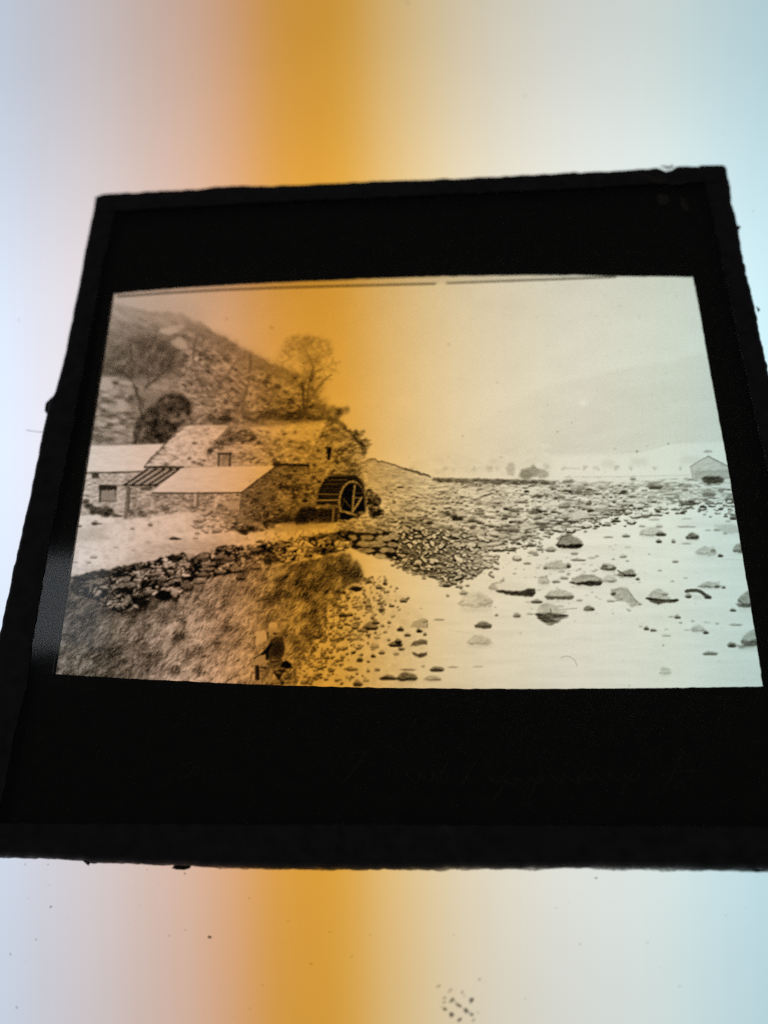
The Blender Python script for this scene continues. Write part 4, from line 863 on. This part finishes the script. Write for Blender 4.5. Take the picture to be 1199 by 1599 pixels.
def make_thin(name, col, alpha, translucent=.5):
    m, nt, out = mat(name)
    d = N(nt, 'ShaderNodeBsdfDiffuse'); d.inputs[0].default_value = col+(1,)
    t = N(nt, 'ShaderNodeBsdfTranslucent'); t.inputs[0].default_value = col+(1,)
    a = N(nt, 'ShaderNodeMixShader'); a.inputs[0].default_value = translucent; nt.links.new(d.outputs[0], a.inputs[1]); nt.links.new(t.outputs[0], a.inputs[2])
    tr = N(nt, 'ShaderNodeBsdfTransparent'); b = N(nt, 'ShaderNodeMixShader')
    tc = N(nt, 'ShaderNodeTexCoord'); ns = N(nt, 'ShaderNodeTexNoise'); ns.inputs['Scale'].default_value = 2500; nt.links.new(tc.outputs['Object'], ns.inputs['Vector'])
    al = MATH(nt, 'ADD', MATH(nt, 'MULTIPLY', MATH(nt, 'SUBTRACT', ns.outputs[0], .5), .6), alpha, True)
    nt.links.new(al, b.inputs[0]); nt.links.new(tr.outputs[0], b.inputs[1]); nt.links.new(a.outputs[0], b.inputs[2])
    nt.links.new(b.outputs[0], out.inputs[0]); return m

M_PANEL = make_panel(); M_GLASS = make_glass(); M_CLEAR = make_clear(); M_PRINT = make_print()
M_MASK = make_paper('black_mask_paper', (.028, .024, .018), .8, spec=.15)
M_REBATE = make_paper('black_plate_edge', (.008, .009, .014), .5, spec=.2)
M_TAPE = make_paper('black_binding_paper', (.075, .070, .072), .85, .36, (.16, .14, .12), 700, .5, .2)
M_CUT = make_paper('cut_paper_edge', (.42, .42, .40), .9, bump=.1)
M_TORN = make_paper('torn_brown_paper', (.10, .075, .055), .9, scale=2000)
M_FRAY = make_thin('frayed_paper_fibre', (.20, .17, .14), .55)
M_INK = make_thin('brown_ink', (.085, .040, .035), .55, .3)
M_INK_F = make_thin('faded_brown_ink', (.16, .10, .07), .22, .3)
M_DUST = make_thin('dust', (.10, .06, .035), .75, .3)
M_SCUFF = make_thin('grey_scuff', (.30, .26, .20), .30, .2)
M_PENCIL = make_thin('faded_pencil', (.16, .14, .09), .35, .1)

# ------------------------------------------------------------------ HELPERS
rs = np.random.default_rng(11)
def link(name, me, material, parent=None):
    o = bpy.data.objects.new(name, me); COL.objects.link(o)
    if material: me.materials.append(material)
    if parent is not None: o.parent = parent
    return o
def obj(name, verts, faces, material, parent=None, smooth=False):
    me = bpy.data.meshes.new(name); me.from_pydata([tuple(np.array(v)*MM) for v in verts], [], faces); me.update()
    if smooth: me.polygons.foreach_set('use_smooth', [True]*len(me.polygons))
    return link(name, me, material, parent)
def tag(o, label, cat=None, group=None, kind=None):
    if label: o['label'] = label
    if cat: o['category'] = cat
    if group: o['group'] = group
    if kind: o['kind'] = kind
def flake(name, pts, z, th, material, parent=None):
    """a thin scrap: outline in the plane (mm), thickness th"""
    n = len(pts); v = [(p[0], p[1], z) for p in pts]+[(p[0], p[1], z+th) for p in pts]
    f = [tuple(range(n-1, -1, -1)), tuple(range(n, 2*n))]+[(i, (i+1) % n, n+(i+1) % n, n+i) for i in range(n)]
    return obj(name, v, f, material, parent)
def pxs(pts, z): return [px(x, y, z)[:2] for x, y in pts]

# ------------------------------------------------------------------ LIGHT BOX
S = 260
panel = obj('light_box_surface', [(-S, -S, -6), (S, -S, -6), (S, S, -6), (-S, S, -6), (-S, -S, 0), (S, -S, 0), (S, S, 0), (-S, S, 0)],
            [(3, 2, 1, 0), (4, 5, 6, 7), (0, 1, 5, 4), (1, 2, 6, 5), (2, 3, 7, 6), (3, 0, 4, 7)], M_PANEL)
tag(panel, 'glowing white light box sheet with a broad amber flicker band, under the slide', None, None, 'structure')

# ------------------------------------------------------------------ THE SLIDE
slide = bpy.data.objects.new('lantern_slide', None); COL.objects.link(slide); slide.empty_display_size = .01
tag(slide, 'black-bound glass lantern slide with a sepia view of a watermill by a stony lake', 'photographic slide')
Z_TOP = 2.86
TL, TR, BR, BL = [px(x, y, Z_TOP)[:2] for x, y in ((148, 304), (1133, 256), (1378, 1361), (-78, 1336))]
def slab(name, z0, z1, inset, material):
    c = (TL+TR+BR+BL)/4; q = [p+(c-p)/np.linalg.norm(c-p)*inset for p in (BL, BR, TR, TL)]
    v = [(p[0], p[1], z0) for p in q]+[(p[0], p[1], z1) for p in q]
    return obj(name, v, [(3, 2, 1, 0), (4, 5, 6, 7), (0, 1, 5, 4), (1, 2, 6, 5), (2, 3, 7, 6), (3, 0, 4, 7)], material, slide)
slab('base_glass', .16, 1.26, .5, M_CLEAR)
cg = slab('cover_glass', 1.52, Z_GL, .5, M_CLEAR); cg.data.materials.append(M_GLASS); cg.data.polygons[1].material_index = 1     # polished top face

# emulsion: a fine sheet whose density is the drawn print
gx0, gx1 = -40.6, 40.6
ytop = px(700, 424)[1]+.4; ybot = px(90, 1080)[1]-.6
NX, NY = 960, 600
gxs = np.linspace(gx0, gx1, NX); gys = np.linspace(ytop, ybot, NY)
GX, GY = np.meshgrid(gxs, gys)
P = np.stack([GX.ravel(), GY.ravel(), np.full(GX.size, Z_PIC)], 1)
ux, uy = to_px(P)
fx = np.clip(ux-PX0-.5, 0, PW-1.001); fy = np.clip(uy-PY0-.5, 0, PH-1.001)
ix = fx.astype(int); iy = fy.astype(int); ax = fx-ix; ay = fy-iy
g = (CV[iy, ix]*(1-ax)+CV[iy, ix+1]*ax)*(1-ay)+(CV[iy+1, ix]*(1-ax)+CV[iy+1, ix+1]*ax)*ay
lum = np.clip(g, .02, 1)
rgb = np.stack([lum**(2.2*.96)*.955, lum**(2.2*1.0)*.88, lum**(2.2*1.10)*.79, np.ones_like(lum)], 1).astype(np.float32)
me = bpy.data.meshes.new('picture')
me.vertices.add(NX*NY); me.vertices.foreach_set('co', (P*MM).astype(np.float32).ravel())
idx = np.arange(NX*NY).reshape(NY, NX)
quads = np.stack([idx[1:, :-1], idx[1:, 1:], idx[:-1, 1:], idx[:-1, :-1]], -1).reshape(-1, 4)
me.loops.add(quads.size); me.loops.foreach_set('vertex_index', quads.ravel().astype(np.int32))
me.polygons.add(len(quads)); me.polygons.foreach_set('loop_start', (np.arange(len(quads))*4).astype(np.int32))
me.update(calc_edges=True)
at = me.color_attributes.new('silver', 'FLOAT_COLOR', 'POINT'); at.data.foreach_set('color', rgb.ravel())
pic = link('picture', me, M_PRINT, slide)
tag(pic, 'sepia photograph of a stone watermill, grassy bank with an angler and rocks in pale water')

# black paper mask with the picture opening
opening = [(178, 459.5), (250, 453), (330, 447.5), (420, 442.5), (500, 439), (600, 435), (700, 432), (800, 430.5), (900, 430), (965, 432), (1040, 432.5), (1081, 433),
           (1092, 490), (1104, 560), (1117, 630), (1130, 700), (1143, 775), (1155, 850), (1167, 920), (1178, 990), (1190, 1072),
           (1120, 1073.5), (1040, 1074.5), (950, 1075.5), (850, 1076), (750, 1076), (650, 1075), (550, 1073.5), (450, 1071), (370, 1068), (300, 1064.5), (220, 1061), (150, 1057), (83, 1053),
           (90, 1010), (97, 962), (103, 925), (108, 900), (116, 860), (121, 828), (127, 790), (134, 742), (142, 690), (150, 640), (155, 605), (159, 575), (166, 530), (172, 495)]
def densify(pts, step, jit):
    o = []; n = len(pts)
    for i in range(n):
        a = np.array(pts[i], float); b = np.array(pts[(i+1) % n], float); k = max(1, int(np.hypot(*(b-a))/step))
        for j in range(k): o.append(a+(b-a)*j/k+(rs.normal(0, jit, 2) if j else 0))
    return o
ZM0, ZM1 = 1.34, 1.47
inn = [px(p[0], p[1], ZM0)[:2] for p in densify(opening, 8, .28)]
cen2 = np.mean(inn, 0); n = len(inn)
mo = [px(x, y, ZM0)[:2] for x, y in ((186, 318), (1118, 275), (1345, 1325), (-2, 1300), (18, 1268), (45, 1120), (62, 1015), (78, 925), (90, 860), (100, 800), (116, 715), (134, 640))]
def outer_pt(p):
    d = p-cen2; best = 1e9
    for i in range(len(mo)):
        a, b = mo[i], mo[(i+1) % len(mo)]; e = b-a; den = d[0]*e[1]-d[1]*e[0]
        if abs(den) < 1e-9: continue
        t = ((a-cen2)[0]*e[1]-(a-cen2)[1]*e[0])/den; q = ((a-cen2)[0]*d[1]-(a-cen2)[1]*d[0])/den
        if t > 0 and -1e-6 <= q <= 1+1e-6: best = min(best, t)
    return cen2+d*best
outp = [outer_pt(p) for p in inn]
for c in mo[:4]:
    k = int(np.argmin([np.linalg.norm(np.array(o)-c) for o in outp])); outp[k] = c
v = [(p[0], p[1], ZM1) for p in inn]+[(p[0], p[1], ZM1) for p in outp]+[(p[0], p[1], ZM0) for p in inn]+[(p[0], p[1], ZM0) for p in outp]
f = []
for i in range(n):
    j = (i+1) % n
    f += [(i, n+i, n+j, j), (2*n+j, 3*n+j, 3*n+i, 2*n+i), (n+i, 3*n+i, 3*n+j, n+j)]
mask = obj('mask', v, f, M_MASK, slide)
tag(mask, 'black paper mask with a wide bowed picture opening')
v = [(p[0], p[1], ZM1) for p in inn]+[(p[0], p[1], ZM0) for p in inn]
obj('cut_edge', v, [(i, (i+1) % n, n+(i+1) % n, n+i) for i in range(n)], M_CUT, mask)

# opaque black rebate of the plate, seen as a dark strip between mask and binding
zr = 1.285; ro = [p+(cen2-p)/np.linalg.norm(cen2-p)*1.0 for p in (TL, TR, BR, BL)]
ri = [px(x, y, zr)[:2] for x, y in ((196, 350), (1085, 310), (1290, 1240), (60, 1230))]
v = [(p[0], p[1], zr) for p in ro]+[(p[0], p[1], zr) for p in ri]
k8 = len(v); v += [(a, b, c-.02) for a, b, c in v]
f = []
for i in range(4):
    j = (i+1) % 4; f += [(i, 4+i, 4+j, j), (k8+j, k8+4+j, k8+4+i, k8+i), (i, j, k8+j, k8+i), (4+j, 4+i, k8+4+i, k8+4+j)]
reb = obj('plate_rebate', v, f, M_REBATE, slide)

# binding strips folded round the four edges
def strip(outer, inner, ztop, zbot, label, step=4.0, jo=.5, ji=.5):
    """outer / inner: pixel polylines along the strip, same direction"""
    def resample(pl, N_, jit, z):
        pl = np.array(pl, float); d = np.r_[0, np.cumsum(np.hypot(*np.diff(pl, axis=0).T))]; t = np.linspace(0, d[-1], N_)
        q = np.stack([np.interp(t, d, pl[:, 0]), np.interp(t, d, pl[:, 1])], 1)
        k = np.convolve(rs.normal(0, 1, N_+8), [.2, .5, 1, .5, .2], 'same')[4:-4]*jit
        k2 = rs.normal(0, .35, N_)*jit
        tg = np.gradient(q, axis=0); nn = np.stack([-tg[:, 1], tg[:, 0]], 1)/np.hypot(*tg.T)[:, None]
        q = q+nn*(k+k2)[:, None]
        return np.array([px(a, b, z)[:2] for a, b in q])
    L = np.hypot(*np.diff(np.array(outer, float), axis=0).T).sum(); N_ = max(8, int(L/step))
    O = resample(outer, N_, jo, ztop); I = resample(inner, N_, ji, ztop)
    d = O-I; d /= np.linalg.norm(d, axis=1)[:, None]; th = .09
    v = []; M_ = 10
    for o, i, e in zip(O, I, d):
        ob = o
        v += [(i[0], i[1], ztop-.05), (i[0]+e[0]*.12, i[1]+e[1]*.12, ztop), (o[0]-e[0]*.45, o[1]-e[1]*.45, ztop), (o[0]-e[0]*.1, o[1]-e[1]*.1, ztop-.16), (ob[0], ob[1], ztop-.5),
              (ob[0], ob[1], zbot), (i[0], i[1], zbot), (i[0], i[1], zbot+.03), (o[0]-e[0]*th*1.6, o[1]-e[1]*th*1.6, zbot+.05), (o[0]-e[0]*.5, o[1]-e[1]*.5, ztop-.09)]
    f = []
    for s in range(len(O)-1):
        for k in range(M_):
            a = s*M_+k; b = s*M_+(k+1) % M_; f.append((a, b, b+M_, a+M_))
    f += [tuple(range(M_-1, -1, -1)), tuple((len(O)-1)*M_+k for k in range(M_))]
    o = obj('binding_strip', v, f, M_TAPE, slide, True); tag(o, label); return o
left = strip([(149, 306), (141, 345), (131, 395), (121, 448), (110, 505), (100, 555), (84, 612), (75, 628), (71, 648), (66, 668), (56, 720), (40, 795), (18, 894), (0, 978), (-22, 1080), (-78, 1336)],
             [(186, 306), (172, 370), (160, 425), (145, 500), (132, 565), (120, 636), (109, 690), (99, 735), (87, 795), (75, 855), (70, 890), (67, 918), (60, 945), (57, 972), (52, 995), (50, 1025), (42, 1065), (36, 1100), (28, 1122), (18, 1175), (5, 1240), (-18, 1336)], 2.80, .08, 'black paper binding along the left edge of the slide', 5, .3, .6)
right = strip([(1132, 258), (1142, 290), (1143, 315), (1150, 340), (1155, 360), (1158, 385), (1166, 425), (1180, 475), (1188, 525), (1199, 570), (1250, 795), (1310, 1060), (1376, 1358)],
              [(1092, 258), (1112, 340), (1124, 400), (1150, 520), (1180, 660), (1213, 800), (1275, 1075), (1336, 1358)], 2.80, .08, 'ragged black paper binding along the right edge of the slide', 3, .55, .5)
top = strip([(149, 305), (160, 301), (230, 297), (320, 292), (336, 289), (440, 287), (560, 282), (700, 277), (840, 270), (960, 264), (1024, 260), (1032, 263), (1040, 266), (1050, 262), (1056, 258), (1080, 257), (1126, 256.5), (1133, 259)],
            [(150, 332), (300, 322), (500, 312), (700, 303), (900, 294), (1060, 285), (1136, 282)], 2.90, .03, 'black paper binding along the top edge of the slide', 4, .35, .4)
bot = strip([(-77, 1336), (60, 1339.5), (125, 1342), (136, 1346), (200, 1347.5), (270, 1350), (330, 1352), (420, 1355), (560, 1357), (700, 1355), (850, 1354), (960, 1354), (1080, 1356), (1199, 1358), (1376, 1361)],
            [(-64, 1285), (200, 1286), (500, 1287), (800, 1288), (1100, 1290), (1360, 1292)], 2.90, .03, 'black paper binding along the bottom edge of the slide', 4, .5, .4)

# torn bits of the binding
def scrap(parent, pts, z, material=None, name='torn_scrap', label=None, th=.06):
    o = flake(name, pxs(pts, z), z, th, material or M_TORN, parent)
    if label: tag(o, label)
    return o
scrap(bot, [(126, 1341), (140, 1342), (152, 1346), (158, 1347), (148, 1349), (141, 1348), (139, 1352), (133, 1347)], 1.2)
scrap(bot, [(269, 1356), (272, 1351), (290, 1350), (299, 1352), (297, 1356), (288, 1358.5), (276, 1358)], 1.0, label='dark curled scrap of binding paper')
scrap(bot, [(303, 1350), (330, 1352), (345, 1352), (338, 1354), (318, 1354.5), (306, 1353)], .9, M_FRAY)
scrap(bot, [(540, 1356), (560, 1357), (578, 1356), (574, 1359), (556, 1359.5), (545, 1358)], 1.1)
scrap(bot, [(1166, 1355), (1185, 1357), (1199, 1357), (1192, 1361), (1178, 1362), (1170, 1359)], 1.1)
scrap(right, [(1149, 352), (1156, 354), (1154, 358), (1150, 360)], 1.6); scrap(right, [(1180, 478), (1186, 484), (1183, 488)], 1.6)
scrap(left, [(82, 620), (84, 634), (76, 650), (70.5, 642), (72, 630)], 1.6)
scrap(top, [(1029, 260), (1036, 262), (1042, 265), (1052, 261), (1050, 257.5), (1044, 260), (1036, 259)], 1.6, M_FRAY)
def fringe(x0, x1, y0, y1, depth, z, mat_):
    N_ = int(abs(x1-x0)/4); up = []; dn = []
    k = np.convolve(rs.random(N_+12), np.ones(5)/5, 'same')[6:-6]
    for i in range(N_):
        t = i/(N_-1); x = x0+(x1-x0)*t; y = y0+(y1-y0)*t
        e = min(1, 6*t, 6*(1-t)); up.append((x, y-4)); dn.append((x, y+depth*e*(.25+1.1*k[i]**1.5)+rs.normal(0, .25)))
    v = [tuple(px(x, y, z)) for x, y in up]+[tuple(px(x, y, z)) for x, y in dn]
    v += [(p[0], p[1], p[2]+.03) for p in v]; M2 = 2*N_; f = []
    for i in range(N_-1): f += [(i, i+1, N_+i+1, N_+i), (M2+N_+i, M2+N_+i+1, M2+i+1, M2+i), (N_+i, N_+i+1, M2+N_+i+1, M2+N_+i)]
    obj('frayed_edge', v, f, mat_, bot)
fringe(160, 262, 1346, 1349.5, 2.2, .6, M_FRAY); fringe(300, 560, 1352.5, 1357, 5, .6, M_FRAY); fringe(600, 900, 1356, 1354, 5, .6, M_FRAY); fringe(890, 1260, 1354, 1359.5, 5.5, .6, M_FRAY)
# scuffs on the upper right corner of the binding and faint old pencilling on the mask
for pts in ([(993, 270), (1006, 271), (1020, 277), (1038, 281), (1040, 286), (1022, 285), (1004, 277)], [(1026, 305), (1036, 302), (1044, 308), (1042, 318), (1032, 320), (1026, 314)], [(1062, 305), (1068, 312), (1075, 326), (1068, 330), (1062, 318)], [(1040, 286), (1068, 284), (1070, 287), (1046, 289)]):
    scrap(top if pts[0][1] < 290 else slide, pts, 2.93 if pts[0][1] < 290 else 2.72, M_SCUFF, 'scuff', th=.01)
def pencil(paths):
    v = []; f = []
    for pl in paths:
        pl = [px(x, y, 1.485) for x, y in pl]
        for a, b in zip(pl[:-1], pl[1:]):
            d = (b-a)/np.linalg.norm(b-a); nn = np.array([-d[1], d[0], 0])*.09; k = len(v)
            v += [a-nn, b-nn, b+nn, a+nn]; f.append((k, k+1, k+2, k+3))
    obj('pencil_mark', v, f, M_PENCIL, mask)
# an old line of handwriting across the mask, all but rubbed away and no longer legible
def loops(x0, x1, y, n, amp, slant=-.45):
    t = np.linspace(0, n*2*math.pi, n*9); xs = x0+(x1-x0)*t/t[-1]-4*np.sin(t)*.6
    a = amp*(1+.35*np.sin(t*.37+x0)); return [(float(xx-slant*a_*math.cos(tt)*-1), float(y-a_*math.cos(tt))) for xx, a_, tt in zip(xs, a, t)]
pencil([[(300, 1190), (286, 1194), (276, 1206), (280, 1216), (294, 1212), (302, 1204)], [(302, 1200), (312, 1196), (308, 1210)]])
pencil([[(546, 1177), (560, 1174), (573, 1172)], [(573, 1172), (562, 1190), (550, 1206), (538, 1219)]])
pencil([loops(636, 700, 1214, 3, 7), [(700, 1190), (690, 1206), (684, 1222)], [(742, 1190), (730, 1208), (722, 1224)]])
pencil([loops(764, 850, 1218, 4, 6), [(790, 1214), (780, 1236), (768, 1252)], [(846, 1200), (836, 1224), (826, 1246)]])
pencil([loops(860, 1000, 1214, 6, 6), [(918, 1196), (906, 1216), (900, 1228)], [(988, 1206), (976, 1226), (970, 1240)]])
pencil([[(1066, 1174), (1056, 1196), (1046, 1216), (1034, 1238)], [(1052, 1206), (1072, 1203), (1092, 1204)]])

# ------------------------------------------------------------------ MARKS AND DUST ON THE LIGHT BOX
def spot(x, y, rx, ry, rot, z=.004, n=11, jit=.16):
    return pxs(ell(x, y, rx, ry, n, jit, rot), z)
stain = bpy.data.objects.new('ink_stain', None); COL.objects.link(stain); stain.location = tuple(px(712, 1566, 0)*MM); stain.empty_display_size = .003
tag(stain, 'cluster of faded brown ink spots on the light box below the slide', 'stain')
for zx, zy, rx, ry, rot, dk in [(335, 300, 32, 14, -.75, 0), (470, 350, 34, 15, -.95, 0), (405, 435, 26, 18, -.5, 0), (398, 487, 20, 13, 0, 0), (408, 568, 27, 24, .4, 1), (490, 462, 34, 21, -.6, 1), (536, 492, 22, 16, .8, 0), (570, 524, 42, 17, .55, 1),
                               (488, 636, 27, 30, .3, 1), (655, 582, 30, 32, .5, 1), (688, 602, 20, 14, .6, 0), (722, 632, 26, 17, .1, 1), (717, 466, 25, 36, .5, 1), (612, 372, 16, 22, .6, 0), (636, 412, 14, 10, 0, 0), (580, 692, 30, 18, -.6, 1), (741, 696, 30, 17, -.8, 0), (795, 606, 16, 10, -.5, 0), (814, 215, 22, 9, 0, 0), (372, 540, 13, 12, 0, 0)]:
    pts = spot(640+zx/7.494, 1500+zy/7.494, rx/7.494, ry/7.494, rot)
    o = flake('ink_spot', pts, .004, .012, M_INK if dk else M_INK_F); o.parent = stain; o.matrix_parent_inverse = Matrix.Translation(-stain.location)
sp = flake('dust_speck', spot(328, 1463, 3.0, 2.0, .2), .004, .05, M_DUST)
tag(sp, 'small dark brown speck on the light box below the torn scrap', 'speck')
v = []; f = []
tiny = [(80, 1416, 2.0), (57, 1467, 1.5), (486, 1505, 1.8), (265, 1461, 1.3), (290, 1452, 1.2), (390, 1403, 1.3), (515, 1455, 1.2), (578, 1460, 1.2), (17, 1490, 1.5), (27, 1573, 1.8), (930, 1371, 2), (1132, 1430, 1.2), (40, 1350, 1.2), (76, 1350, 1.2), (289, 1364, 1.6), (230, 1358, 1.0), (549, 1494, 1.2), (748, 1530, 1.4), (708, 1460, 1.2), (868, 1418, 1.2), (1010, 1472, 1.0), (905, 1474, 1.4), (410, 1538, 1.4), (450, 1438, 1.0), (636, 4, 2), (300, 120, 1.2), (820, 150, 1.2), (980, 90, 1.0), (30, 500, 1.2), (1175, 330, 1.2), (390, 1575, 1.2), (820, 1560, 1.3), (1060, 1540, 1.3)]
for _ in range(60): tiny.append((rs.uniform(0, 1199), rs.choice([rs.uniform(0, 250), rs.uniform(1370, 1599)]), rs.uniform(.4, .8)))
for x, y, s in tiny:
    pts = spot(x, y, s, s*.6, rs.uniform(0, 3), n=7); k = len(v); m_ = len(pts)
    v += [(p[0], p[1], .004) for p in pts]+[(p[0], p[1], .03) for p in pts]
    f += [tuple(k+m_+i for i in range(m_))]+[(k+i, k+(i+1) % m_, k+m_+(i+1) % m_, k+m_+i) for i in range(m_)]
du = obj('dust', v, f, M_DUST); tag(du, 'fine scattered dust on the light box around the slide', 'dust', None, 'stuff')
# a stray fibre by the left edge
pl = [px(x, y, .25) for x, y in ((42, 671), (46, 672.5), (52, 673), (58, 674), (63, 674.5), (68, 673.5))]
v = []; f = []
for i, p in enumerate(pl):
    for k in range(5): v.append((p[0]+.0, p[1]+.045*math.cos(k*1.2566), p[2]+.045*math.sin(k*1.2566)))
for i in range(len(pl)-1):
    for k in range(5): f.append((i*5+k, i*5+(k+1) % 5, (i+1)*5+(k+1) % 5, (i+1)*5+k))
f += [(4, 3, 2, 1, 0), tuple(len(v)-5+k for k in range(5))]
fb = obj('fibre', v, f, M_FRAY); tag(fb, 'short pale fibre lying beside the left edge of the slide', 'fibre')
